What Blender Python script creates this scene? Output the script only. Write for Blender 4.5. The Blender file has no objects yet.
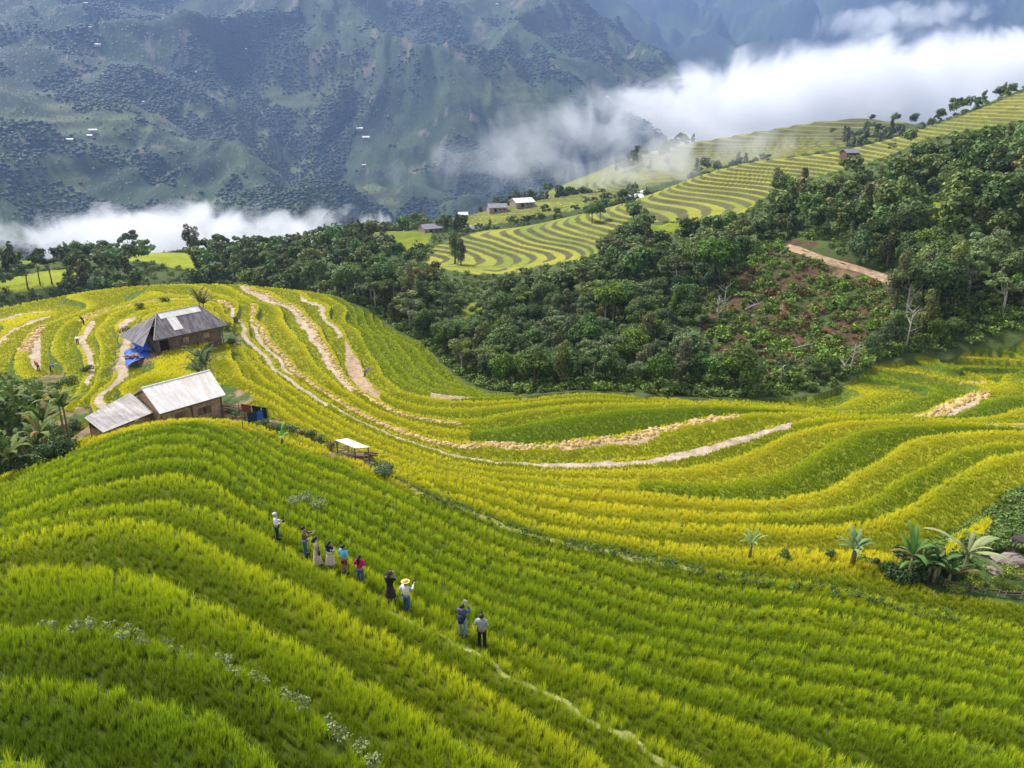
import bpy, bmesh, math, random
import numpy as np
from mathutils import Vector, Matrix

random.seed(7)
RNG = np.random.default_rng(7)
scene = bpy.context.scene
COL = scene.collection
FPX, PITCH = 788.0, math.radians(20.0)
CP, SP = math.cos(PITCH), math.sin(PITCH)
STEP, Z0, RW = 0.9, -22.0, .82

# ------------------------------------------------------------------ survey: sight lines -> ground points
def ray(u, v):
    X, Y = (u - 512.0) / FPX, (384.0 - v) / FPX
    return X, CP + Y * SP, -SP + Y * CP
def pt_z(u, v, z):
    x, y, d = ray(u, v); t = z / d
    return x * t, y * t, z
def pt_r(u, v, r):
    x, y, d = ray(u, v); t = r / math.hypot(x, y)
    return x * t, y * t, d * t
def to_px(x, y, z):
    depth = y * CP - z * SP
    depth = np.maximum(depth, 1e-3)
    return 512 + FPX * x / depth, 384 - FPX * (y * SP + z * CP) / depth

CTRL = []
def lvl(k, *pts):                       # a terrace lip of level k
    for u, v in pts: CTRL.append(pt_z(u, v, Z0 - STEP * k))
def far(*pts):                          # (u, v, distance)
    for u, v, r in pts: CTRL.append(pt_r(u, v, r))
def hid(*pts):                          # (u, distance, z): ground seen from nowhere
    for u, r, z in pts:
        x, y, d = ray(u, 384); h = math.hypot(x, y); CTRL.append((x / h * r, y / h * r, z))

lvl(-5, (-80, 765), (0, 750), (25, 754), (55, 768), (110, 800))
lvl(-4, (-120, 690), (-60, 680), (0, 676), (59, 678), (117, 684), (168, 699), (219, 713), (250, 734), (281, 768), (320, 800))
lvl(-3, (-120, 640), (-60, 630), (0, 626), (51, 622), (117, 627), (172, 641), (234, 660), (289, 695), (336, 727), (383, 766))
lvl(-2, (-120, 590), (-60, 577), (0, 568), (51, 563), (98, 564), (156, 576), (219, 602), (273, 629), (336, 662), (400, 697), (450, 725), (515, 762))
lvl(-1, (-120, 560), (-60, 545), (0, 536), (59, 522), (117, 515), (164, 521), (219, 545), (266, 568), (312, 591), (352, 615), (400, 638), (437, 658), (480, 683), (520, 706), (565, 733), (615, 768))
lvl(0, (-120, 548), (-60, 535), (0, 526), (60, 511), (117, 502), (168, 498), (220, 510), (278, 541), (306, 556), (331, 569), (361, 583), (391, 602), (407, 612), (430, 622), (463, 637), (482, 648), (503, 659), (542, 678), (581, 697), (624, 718), (670, 742), (710, 766), (780, 800))
lvl(1, (0, 513), (60, 492), (117, 478), (168, 471), (220, 482), (278, 517), (340, 551), (400, 586), (450, 614), (500, 636), (560, 655), (633, 684), (701, 707), (765, 728), (860, 760))
lvl(2, (0, 503), (60, 482), (117, 464), (168, 455), (220, 463), (278, 503), (340, 533), (400, 567), (468, 604), (500, 618), (560, 640), (600, 653), (648, 666), (706, 684), (774, 701), (823, 712), (872, 719), (921, 727), (970, 736), (1024, 748))
lvl(3, (0, 497), (60, 473), (117, 453), (168, 442), (220, 452), (278, 492), (340, 520), (400, 553), (500, 605), (560, 622), (620, 638), (700, 657), (774, 673), (823, 685), (884, 692), (945, 702), (1024, 714))
lvl(4, (0, 492), (60, 466), (117, 443), (168, 432), (220, 441), (278, 480), (340, 508), (400, 540), (500, 590), (560, 607), (604, 625), (677, 642), (774, 657), (847, 666), (896, 674), (945, 682), (1024, 697))
lvl(5, (0, 488), (60, 460), (117, 436), (168, 424), (220, 432), (278, 470), (340, 496), (400, 525), (500, 574), (560, 589), (618, 611), (692, 631), (774, 641), (835, 646), (896, 654), (958, 668), (1024, 682))
lvl(6, (168, 418), (220, 424), (278, 460), (340, 484), (400, 512), (500, 560), (560, 573), (618, 596), (692, 615), (774, 622), (835, 630), (896, 640), (958, 653), (1024, 668))
lvl(7, (220, 419), (278, 451), (340, 473), (400, 500), (500, 545), (560, 559), (618, 580), (692, 599), (774, 606), (835, 611), (896, 624), (958, 637), (1024, 654))
lvl(8, (278, 441), (340, 461), (400, 488), (500, 532), (560, 548), (633, 566), (692, 582), (774, 589), (835, 598), (896, 610), (958, 626), (1024, 641))
lvl(9, (278, 432), (340, 449), (400, 475), (424, 488), (483, 509), (556, 534), (614, 545), (680, 560), (774, 577), (847, 588), (896, 600), (945, 610), (1024, 625))
lvl(9.6, (680, 553), (740, 560), (774, 565), (847, 570), (909, 583), (958, 592), (1024, 597), (1080, 610))
lvl(10, (300, 434), (345, 449), (400, 471), (445, 489), (500, 507), (560, 526), (624, 534), (700, 543), (780, 546), (860, 550))
lvl(10, (940, 560), (1000, 550), (960, 535), (1000, 510), (1024, 500), (1060, 490))
lvl(11, (262, 404), (300, 427), (345, 446), (400, 466), (459, 483), (530, 505), (624, 516), (753, 522), (874, 518), (905, 506), (944, 479), (983, 457), (1024, 450), (1080, 452))
lvl(12, (255, 391), (300, 420), (345, 441), (400, 461), (459, 477), (540, 494), (624, 503), (720, 511), (811, 510), (874, 494), (921, 467), (968, 446), (1024, 442), (1080, 444))
lvl(13, (240, 365), (300, 411), (355, 440), (400, 456), (459, 471), (555, 487), (624, 491), (753, 498), (827, 487), (890, 453), (936, 434), (1024, 430))
lvl(14, (230, 343), (262, 376), (300, 402), (355, 432), (400, 449), (459, 466), (555, 476), (624, 479), (741, 477), (811, 452), (858, 430), (921, 424), (983, 423))
lvl(15, (228, 328), (262, 362), (300, 391), (355, 424), (400, 442), (459, 460), (555, 468), (624, 467), (722, 458), (788, 432), (843, 421), (900, 419))
lvl(16, (228, 315), (250, 327), (262, 348), (275, 366), (299, 381), (328, 399), (355, 416), (400, 435), (459, 454), (555, 461), (634, 457), (700, 445), (760, 430), (800, 420), (850, 416), (910, 417))
lvl(17, (256, 315), (270, 334), (287, 354), (310, 375), (338, 395), (387, 420), (420, 432), (482, 440), (529, 442), (576, 437), (655, 426), (700, 417), (735, 412), (800, 411), (880, 416))
lvl(18, (253, 300), (285, 320), (305, 345), (325, 370), (355, 394), (400, 416), (440, 426), (476, 430), (532, 421), (634, 408), (700, 405), (760, 408))
lvl(19, (250, 289), (279, 295), (301, 307), (314, 321), (322, 336), (334, 354), (344, 372), (355, 385), (377, 397), (398, 409), (426, 415), (470, 418), (530, 409), (600, 402))
lvl(20, (307, 299), (328, 313), (344, 331), (355, 352), (367, 375), (377, 389), (396, 399), (440, 407), (500, 404), (570, 397), (634, 399))
lvl(21, (352, 309), (359, 329), (367, 342), (379, 362), (391, 381), (406, 391), (436, 397), (480, 400), (529, 398), (582, 392), (634, 395), (700, 399), (771, 401))
lvl(23, (362, 316), (371, 331), (387, 348), (402, 368), (416, 381), (440, 388), (470, 392))
lvl(25, (380, 322), (400, 338), (425, 358), (440, 374), (470, 386))
# far set of terraces on the right
lvl(21, (818, 407), (850, 397), (883, 388), (960, 377), (1024, 376))
lvl(20, (860, 411), (900, 399), (941, 386), (985, 379), (1040, 379))
lvl(19, (918, 413), (941, 403), (960, 393), (985, 384), (1024, 384), (1080, 386))
lvl(18, (950, 415), (975, 404), (1000, 395), (1040, 394))
lvl(16.5, (1000, 419), (1040, 410), (1080, 408))
# left side of the ridge
lvl(13, (126, 317), (112, 324), (114, 350), (110, 364), (94, 392), (87, 400))
lvl(15, (84, 322), (81, 331), (82, 350), (88, 373), (75, 395))
lvl(17, (33, 326), (21, 345), (14, 361), (40, 380), (-20, 390))
lvl(18, (54, 311), (30, 313), (12, 322), (0, 336), (-30, 360))
lvl(12, (140, 352), (180, 348), (215, 340), (150, 325), (200, 312), (170, 372), (200, 352), (120, 385))
lvl(13.5, (170, 306), (215, 303), (130, 308))
lvl(16, (130, 300), (190, 295), (235, 298))
lvl(11.5, (95, 430), (130, 420), (190, 412), (235, 412), (262, 412))
lvl(14.5, (60, 430), (40, 445), (70, 410), (20, 460), (-30, 480), (-120, 500))
lvl(20, (0, 311), (60, 300), (130, 292), (200, 287), (250, 284.5), (-60, 322))
lvl(21, (309, 290), (344, 304))
hid((-50, 200, -62), (60, 215, -66), (160, 225, -66), (250, 228, -66), (330, 205, -60), (-200, 190, -60))
# forest gully and the slopes round it
far((390, 330, 158), (430, 345, 148), (480, 372, 135), (560, 381, 126), (640, 382, 124), (720, 384, 124), (800, 380, 124), (880, 366, 128), (960, 358, 132), (1040, 356, 134))
far((470, 345, 158), (560, 345, 152), (640, 345, 148), (720, 345, 142), (800, 340, 142), (880, 335, 142), (960, 325, 146), (1040, 318, 150))
far((400, 300, 195), (480, 310, 185), (560, 310, 182), (640, 308, 172), (720, 305, 162), (800, 300, 160), (880, 295, 160), (960, 285, 165), (1040, 275, 168))
far((300, 275, 245), (400, 278, 225), (480, 285, 215), (560, 280, 215), (640, 265, 210), (720, 265, 190), (800, 257, 182), (880, 268, 176), (960, 245, 185), (1040, 230, 190))
far((560, 262, 238), (640, 240, 250), (720, 225, 250), (800, 220, 230), (880, 215, 222), (960, 200, 225), (1040, 180, 230))
far((640, 218, 300), (700, 214, 298), (760, 205, 300), (820, 190, 295), (900, 170, 290), (960, 160, 280), (1040, 140, 280))
far((640, 199, 350), (690, 180, 370), (740, 166, 380), (800, 160, 385), (850, 152, 385), (900, 142, 390), (960, 122, 400), (1024, 100, 410), (1080, 82, 420))
far((700, 200, 325), (760, 187, 335), (820, 176, 335), (880, 160, 330))
far((590, 255, 254), (500, 270, 244), (440, 266, 262), (420, 260, 280), (480, 237, 300), (520, 228, 315), (560, 220, 329), (600, 211, 340), (540, 245, 275))
far((380, 262, 275), (390, 240, 310), (430, 232, 320), (350, 250, 290), (300, 258, 290), (330, 244, 330), (380, 232, 340))
far((60, 282, 262), (30, 290, 245), (85, 272, 285), (10, 278, 280), (0, 262, 330), (60, 262, 330), (120, 262, 290), (160, 253, 310), (195, 262, 290), (150, 275, 265), (230, 270, 270), (260, 258, 300), (-60, 285, 260), (-80, 265, 330))
hid((560, 390, -66), (640, 410, -60), (740, 430, -48), (850, 440, -42), (950, 450, -30), (1040, 470, -14), (480, 370, -66))
far((430, 222, 400), (500, 208, 430), (560, 198, 440), (620, 192, 450), (520, 220, 390), (580, 212, 400), (470, 216, 410))
hid((700, 500, -62), (800, 500, -50), (900, 510, -40), (600, 520, -66), (1000, 540, -25))
far((560, 190, 560), (620, 168, 590), (700, 152, 600), (780, 138, 610), (850, 128, 620), (900, 130, 620), (620, 185, 540), (720, 168, 560), (800, 152, 570))
far((580, 180, 620), (640, 158, 660), (700, 145, 670), (780, 131, 680), (840, 122, 690))
hid((700, 850, -120), (840, 880, -110), (950, 850, -90), (1050, 800, -70), (560, 760, -130), (400, 480, -105), (300, 430, -105), (200, 430, -105), (100, 430, -105), (0, 430, -105), (-100, 430, -105))
hid((0, 800, -200), (150, 800, -200), (300, 800, -200), (450, 800, -200), (600, 1000, -230), (750, 1200, -260), (900, 1200, -260), (1050, 1200, -260))
# far mountains
far((-60, 246, 1250), (60, 244, 1250), (160, 238, 1280), (280, 228, 1350), (380, 222, 1400), (480, 215, 1500), (560, 205, 1700))
far((-60, 190, 1600), (80, 185, 1620), (200, 180, 1640), (320, 180, 1650), (440, 175, 1700), (540, 165, 1850), (600, 160, 2050))
far((-60, 125, 2050), (80, 120, 2080), (200, 115, 2080), (320, 115, 2100), (440, 110, 2150), (540, 105, 2250), (610, 105, 2400), (650, 95, 2600))
far((-60, 55, 2600), (80, 50, 2650), (200, 45, 2600), (320, 45, 2650), (440, 40, 2750), (540, 45, 2850), (600, 62, 2900), (640, 72, 2920), (662, 78, 2950))
far((-60, -20, 3300), (80, -25, 3300), (200, -30, 3300), (320, -30, 3350), (440, -30, 3400), (520, -22, 3500), (560, -2, 3450), (590, 22, 3350))
far((-60, -160, 4300), (150, -170, 4300), (350, -160, 4400), (480, -110, 4600))
hid((640, 3700, -60), (680, 3400, -190), (760, 2600, -290), (900, 2600, -290), (1050, 2600, -290), (600, 4000, 150))
far((680, 70, 4400), (760, 85, 4300), (850, 88, 4200), (950, 80, 4200), (1060, 75, 4200))
far((640, 35, 5000), (720, 30, 5200), (820, 42, 5000), (920, 40, 4900), (1040, 40, 4900))
far((600, -20, 5800), (700, -15, 6000), (820, -10, 5900), (940, 0, 5800), (1060, -5, 5800))
far((560, -120, 7200), (700, -130, 7500), (850, -120, 7500), (1000, -110, 7500), (200, -230, 7500), (-100, -230, 7500))
# under and beside the camera
hid((-600, 12, -15), (200, 10, -14), (512, 12, -17.5), (900, 16, -21), (1300, 24, -24), (-900, 30, -20), (1500, 45, -30), (-700, 60, -27), (1500, 100, -36), (-600, 110, -40), (1500, 200, -35), (-700, 300, -60), (1500, 400, 10), (-500, 1300, -230), (1500, 1300, -200), (1500, 4500, 200), (-700, 4000, 500))

C_ = np.array(CTRL)
TH = np.arctan2(C_[:, 0], C_[:, 1]); RR = np.hypot(C_[:, 0], C_[:, 1]); LL = np.log(RR); GG = C_[:, 2] / RR
def tps(d2): return np.where(d2 > 1e-12, 0.5 * d2 * np.log(np.maximum(d2, 1e-12)), 0.0)
def solve_tps():
    n = len(TH)
    K = tps((TH[:, None] - TH[None]) ** 2 + (LL[:, None] - LL[None]) ** 2)
    K += np.eye(n) * 6e-4
    P = np.stack([np.ones(n), TH, LL], 1)
    A = np.block([[K, P], [P.T, np.zeros((3, 3))]])
    return np.linalg.solve(A, np.concatenate([GG, np.zeros(3)]))
W_ = solve_tps()
TH0, TH1, L0, L1 = -0.92, 0.92, math.log(8.0), math.log(9000.0)
NT, NL = 300, 900
gth = np.linspace(TH0, TH1, NT); gl = np.linspace(L0, L1, NL)
GRID = np.zeros((NL, NT))
for i in range(0, NL, 30):
    t, l = np.meshgrid(gth, gl[i:i + 30])
    t, l = t.ravel(), l.ravel()
    v = tps((t[:, None] - TH[None]) ** 2 + (l[:, None] - LL[None]) ** 2) @ W_[:-3] + W_[-3] + W_[-2] * t + W_[-1] * l
    GRID[i:i + 30] = v.reshape(-1, NT)

def cubic(grid, fy, fx):                # Catmull-Rom sampling
    ny, nx = grid.shape
    fy = np.clip(fy, 1, ny - 2.001); fx = np.clip(fx, 1, nx - 2.001)
    iy, ix = fy.astype(int), fx.astype(int); ty, tx = fy - iy, fx - ix
    def w(t): return (-.5*t+t*t-.5*t**3, 1-2.5*t*t+1.5*t**3, .5*t+2*t*t-1.5*t**3, -.5*t*t+.5*t**3)
    wy, wx = w(ty), w(tx); out = 0
    for a in range(4):
        row = 0
        for b in range(4):
            row = row + wx[b] * grid[np.clip(iy + a - 1, 0, ny - 1), np.clip(ix + b - 1, 0, nx - 1)]
        out = out + wy[a] * row
    return out

# ------------------------------------------------------------------ noise
def _h(ix, iy, seed):
    n = (ix.astype(np.int64) * 374761393 + iy.astype(np.int64) * 668265263 + seed * 2147483647) & 0xFFFFFFFF
    n = ((n ^ (n >> 13)) * 1274126177) & 0xFFFFFFFF
    n = n ^ (n >> 16)
    return (n & 0xFFFF) / 65535.0
def vn(x, y, seed=0):
    ix, iy = np.floor(x), np.floor(y); fx, fy = x - ix, y - iy
    fx = fx * fx * fx * (fx * (fx * 6 - 15) + 10); fy = fy * fy * fy * (fy * (fy * 6 - 15) + 10)
    a, b = _h(ix, iy, seed), _h(ix + 1, iy, seed); c, d = _h(ix, iy + 1, seed), _h(ix + 1, iy + 1, seed)
    return (a + (b - a) * fx) * (1 - fy) + (c + (d - c) * fx) * fy
def fbm(x, y, seed=0, o=4):
    s = 0; a = .5; t = 0
    for i in range(o):
        s = s + a * vn(x, y, seed + i * 17); t += a; a *= .5; x, y = x * 2.03 + 11.3, y * 2.03 - 7.7
    return s / t
def ss(a, b, x):
    t = np.clip((x - a) / (b - a), 0, 1); return t * t * (3 - 2 * t)
def inpoly(u, v, poly):
    ins = np.zeros(u.shape, bool); n = len(poly)
    for i in range(n):
        x1, y1 = poly[i]; x2, y2 = poly[(i + 1) % n]
        if y1 == y2: continue
        c = (y1 > v) != (y2 > v)
        ins ^= c & (u < (x2 - x1) * (v - y1) / (y2 - y1) + x1)
    return ins

# rim of the near fields: a world-space curve r(theta)
_rim = [(-200, 340, -40), (0, 309, -41), (60, 299, -41), (130, 291, -41), (200, 286, -41), (250, 284, -41.2), (309, 289, -42), (344, 303, -42.5), (380, 320, -44.5), (418, 342, -46), (440, 364, -45.5), (480, 386, -43.5), (529, 396, -41.5), (582, 390, -41), (634, 394, -41), (700, 399, -41), (771, 399, -41), (824, 393, -41.3), (888, 381, -42), (960, 374, -42.2), (1150, 372, -42.5)]
_rp = [pt_z(*p) for p in _rim]
RIM_T = np.array([math.atan2(p[0], p[1]) for p in _rp]); RIM_R = np.array([math.hypot(p[0], p[1]) for p in _rp])
_o = np.argsort(RIM_T); RIM_T, RIM_R = RIM_T[_o], RIM_R[_o]
FIELDS = [  # (polygon of sight lines, near, far, kind)
    ([(412,262),(440,245),(470,234),(520,224),(560,215),(600,207),(622,203),(640,212),(612,232),(592,256),(560,262),(520,272),(480,276),(440,270)], 225, 352, 'T'),
    ([(636,200),(660,188),(690,176),(740,160),(790,155),(850,146),(900,136),(960,116),(1030,90),(1090,70),(1090,110),(1000,124),(945,135),(900,150),(872,162),(845,170),(800,182),(765,198),(745,214),(690,222),(655,222)], 270, 440, 'T'),
    ([(375,228),(400,224),(432,232),(428,248),(405,256),(385,246)], 270, 360, 'G'),
    ([(-40,290),(8,280),(40,272),(78,268),(86,274),(60,286),(20,292)], 235, 320, 'Y'),
    ([(112,262),(120,250),(150,246),(185,248),(205,262),(200,272),(170,268),(150,262)], 260, 330, 'Y'),
    ([(-10,262),(30,258),(60,262),(20,272),(-10,272)], 300, 350, 'G'),
    ([(425,222),(470,206),(520,192),(600,180),(640,186),(620,200),(560,214),(500,224),(450,230)], 380, 480, 'T'),
    ([(535,196),(590,168),(650,150),(700,138),(780,124),(850,112),(910,122),(880,140),(800,156),(720,172),(640,190),(560,204)], 520, 720, 'T'),
    ([(462,322),(470,304),(480,300),(482,318),(470,332)], 150, 230, 'G'),
    ([(895,220),(930,206),(968,204),(972,214),(930,222)], 190, 260, 'G'),
    ([(620,236),(650,226),(700,222),(706,228),(660,236)], 240, 300, 'G'),
    ([(310,232),(332,222),(350,226),(338,240),(318,244)], 270, 360, 'G'),
]
CUT = [(690,352),(700,318),(716,290),(745,262),(770,248),(800,243),(850,262),(905,288),(893,318),(868,350),(846,374),(760,386),(700,378)]

def ground(x, y, want=False):
    x = np.asarray(x, float); y = np.asarray(y, float)
    r = np.hypot(x, y); th = np.arctan2(x, y); L = np.log(np.maximum(r, 1))
    g = cubic(GRID, (L - L0) / (L1 - L0) * (NL - 1), (th - TH0) / (TH1 - TH0) * (NT - 1))
    z = r * g
    u, v = to_px(x, y, z)
    rim = np.interp(th, RIM_T, RIM_R)
    rim = rim + (fbm(th * 40, r * 0, 5, 3) - .5) * 5
    near = r < rim
    # roughness of the wild ground, growing with distance
    wild = ss(0, 14, r - rim)
    z = z + wild * (fbm(x / 22, y / 22, 3, 4) - .5) * (5 - 4.4 * ss(215, 260, r)) * (1 - ss(500, 900, r))
    mtn = ss(900, 1500, r)
    if mtn.max() > 0:
        # spurs and gullies that run down the far slopes
        wx = x + (fbm(x / 700, y / 700, 21, 3) - .5) * 500; wy = y + (fbm(x / 700, y / 700, 22, 3) - .5) * 500
        a = 1 - np.abs(2 * fbm(wx / 620 + wy / 2600, wy / 1500, 31, 4) - 1)
        b = 1 - np.abs(2 * fbm(wx / 190 + wy / 900, wy / 420, 41, 4) - 1)
        big = 1 + 1.2 * ss(3800, 5200, r)
        z = z + mtn * big * ((a - .7) * 330 + (b - .7) * 62 + (fbm(x / 60, y / 60, 51, 4) - .5) * 16)
    # terraces
    zs = z + near * ((fbm(x / 11, y / 11, 9, 2) - .5) * .13)
    s = (Z0 - zs) / STEP + RW
    fl = np.floor(s); fr = s - fl
    zt = Z0 - STEP * (fl + ss(RW, .98, fr)) + (.5 - fr / RW) * .10 * (fr < RW)

    z1 = np.where(near, zt - .20 * (1 - ss(50, 90, r)) - .22, z)
    kind = np.zeros(r.shape, int)               # 0 wild, 1 near rice, 2 far terraces, 3 green, 4 yellow, 5 cut slope
    kind[near] = 1
    far_ = (~near) & (r < 760)
    fs = np.where(u > 632, 1.10, .68) + .25 * ss(380, 520, r) + 1.1 * ss(500, 620, r)
    s2 = -z / fs; f2 = s2 - np.floor(s2)
    k2 = np.floor(s2)
    zt2 = -fs * (k2 + ss(.55, 1, f2))
    for poly, r0, r1, kd in FIELDS:
        m = far_ & (r > r0) & (r < r1)
        if not m.any(): continue
        mm = m.copy(); mm[m] = inpoly(u[m] + (fbm(x[m] / 14, y[m] / 14, 8, 2) - .5) * 9, v[m], poly)
        kind[mm] = {'T': 2, 'G': 3, 'Y': 4}[kd]
        z1 = np.where(mm, zt2, z1)
    m = (~near) & (r < 230); mm = m.copy()
    mm[m] = inpoly(u[m] + (fbm(x[m] / 8, y[m] / 8, 18, 3) - .5) * 50, v[m] + (fbm(x[m] / 8, y[m] / 8, 19, 3) - .5) * 26, CUT); kind[mm] = 5
    if want: return z1, dict(x=x, y=y, r=r, th=th, u=u, v=v, s=s, fl=fl, fr=fr, kind=kind, near=near, f2=f2, k2=k2, z0=z)
    return z1
def gz(x, y): return float(ground(np.array([x]), np.array([y]))[0])
def seat(u, v, r0=12, r1=900):          # where the sight line through (u, v) meets the ground
    x, y, d = ray(u, v); h = math.hypot(x, y)
    rs = np.exp(np.linspace(math.log(r0), math.log(r1), 3000))
    zz = ground(x / h * rs, y / h * rs)
    below = np.nonzero(d / h * rs <= zz)[0]
    i = below[0] if len(below) else len(rs) - 1
    return Vector((x / h * rs[i], y / h * rs[i], zz[i]))
def at_r(u, r):                         # ground at distance r in the column u
    x, y, d = ray(u, 384); az = math.atan2(x, y)
    for _ in range(6):
        X, Y = math.sin(az) * r, math.cos(az) * r; z = gz(X, Y); pu, pv = to_px(X, Y, z); az += (u - float(pu)) / FPX * .95
    return Vector((X, Y, z))

def z_of(v, r, az=0.0):                 # height that shows at image row v from distance r
    Y = (384.0 - v) / FPX; return r * math.cos(az) * (-SP + Y * CP) / (CP + Y * SP)
# ------------------------------------------------------------------ strips cut out of the rice, named by terrace level
# (level, frac0, frac1, u-range, v-range, what)   what: 1 pale wet stubble, 2 straw laid in rows, 3 bare earth, 4 path
YARD = []
SHELF = [(905, 572), (950, 556), (980, 540), (1000, 505), (1130, 430), (1130, 612), (1000, 593), (940, 587)]
STRIPS = [
    (16, .38, .66, (225, 330), (305, 402), 1), (16, .64, .78, (330, 540), (385, 470), 1), (16, .52, .8, (540, 792), (415, 470), 1),
    (17, .48, .70, (250, 480), (300, 445), 2), (17, .67, .80, (480, 740), (400, 450), 2), (17, .58, .67, (560, 660), (400, 450), 3), (17, .15, .38, (250, 310), (310, 370), 1),
    (19, .28, .52, (240, 358), (283, 388), 1), (19, .54, .70, (240, 460), (283, 425), 2),
    (20, .40, .65, (300, 352), (290, 335), 1), (20, .1, .75, (345, 380), (330, 396), 3),
    (13, .3, .66, (80, 135), (310, 405), 1), (15, .3, .66, (70, 95), (318, 380), 1), (17, .1, .5, (5, 40), (322, 366), 1), (17, .5, .8, (12, 45), (315, 350), 2),
    (18, .56, .70, (-40, 50), (305, 345), 1), (16, .3, .6, (60, 120), (296, 318), 2), (16, .2, .5, (120, 240), (285, 305), 2),
    (19, .3, .75, (915, 990), (380, 416), 2), (19, .05, .3, (930, 980), (382, 412), 1), (16, .1, .7, (985, 1100), (405, 428), 3), (15, .2, .7, (985, 1100), (412, 430), 3),
    (0, .71, .80, (385, 800), (595, 800), 4), (9, .60, .85, (395, 760), (470, 566), 4), (20, .1, .9, (438, 500), (384, 400), 3), (22, .1, .9, (430, 490), (378, 396), 3),
]
def strips(m):
    out = np.zeros(m['r'].shape, int)
    for k, a, b, ur, vr, w in STRIPS:
        wob = (fbm(m['x'] / 1.6, m['y'] / 1.6, 150, 3) - .5) * (.20 if w != 4 else .35)
        q = m['near'] & (m['fl'] == k) & (m['fr'] + wob > a) & (m['fr'] + wob < b) & (m['u'] > ur[0]) & (m['u'] < ur[1]) & (m['v'] > vr[0]) & (m['v'] < vr[1])
        out[q] = w
    return out
def ripe(m, x, y):                       # 0 green .. 1 gold, by terrace
    k = m['fl']; u, v = m['u'], m['v']
    h = _h(k, k * 0 + 3, 77)
    fore = .21 + .16 * h + .12 * (fbm(x / 7, y / 7, 61, 3) - .5)
    fore = np.where(k == -1, .5 + .2 * (fbm(x / 5, y / 5, 62, 3) - .5), fore)
    fore = np.where(k == 0, .36, fore)
    fore = np.where(k <= -3, fore - .12, fore)
    gold = .72 + .26 * h + .35 * (fbm(x / 12, y / 12, 63, 3) - .5)
    gold = np.where((k == 18) & (u > 470), .25, gold)
    gold = np.where((k == 20) & (u > 860), .35, gold)
    gold = np.where((k == 16) & (u > 860), .4, gold)
    gold = np.where(k >= 22, gold * .45, gold)
    gold = np.where((k == 14) & (u > 640), .45, gold)
    gold = np.where((k == 12) & (u > 760), gold * .7, gold)
    gold = gold + .06 * ss(110, 150, m['r'])
    bl2 = np.where(u < 420, ss(9.0, 9.6, m['s']), ss(10.0, 10.7, m['s']))
    left = (u < 262) & (m['r'] > 72)
    bl2 = np.maximum(bl2, left.astype(float))
    return np.clip(fore * (1 - bl2) + gold * bl2, 0, 1)
RICE = [np.array(c) for c in ((.128, .225, .006), (.280, .372, .007), (.460, .490, .012), (.660, .600, .026))]
def rice_rgb(t):
    t = np.clip(t, 0, 1) * 3; i = np.minimum(t.astype(int), 2); f = (t - i)[..., None]
    A = np.array(RICE); return A[i] * (1 - f) + A[i + 1] * f

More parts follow.
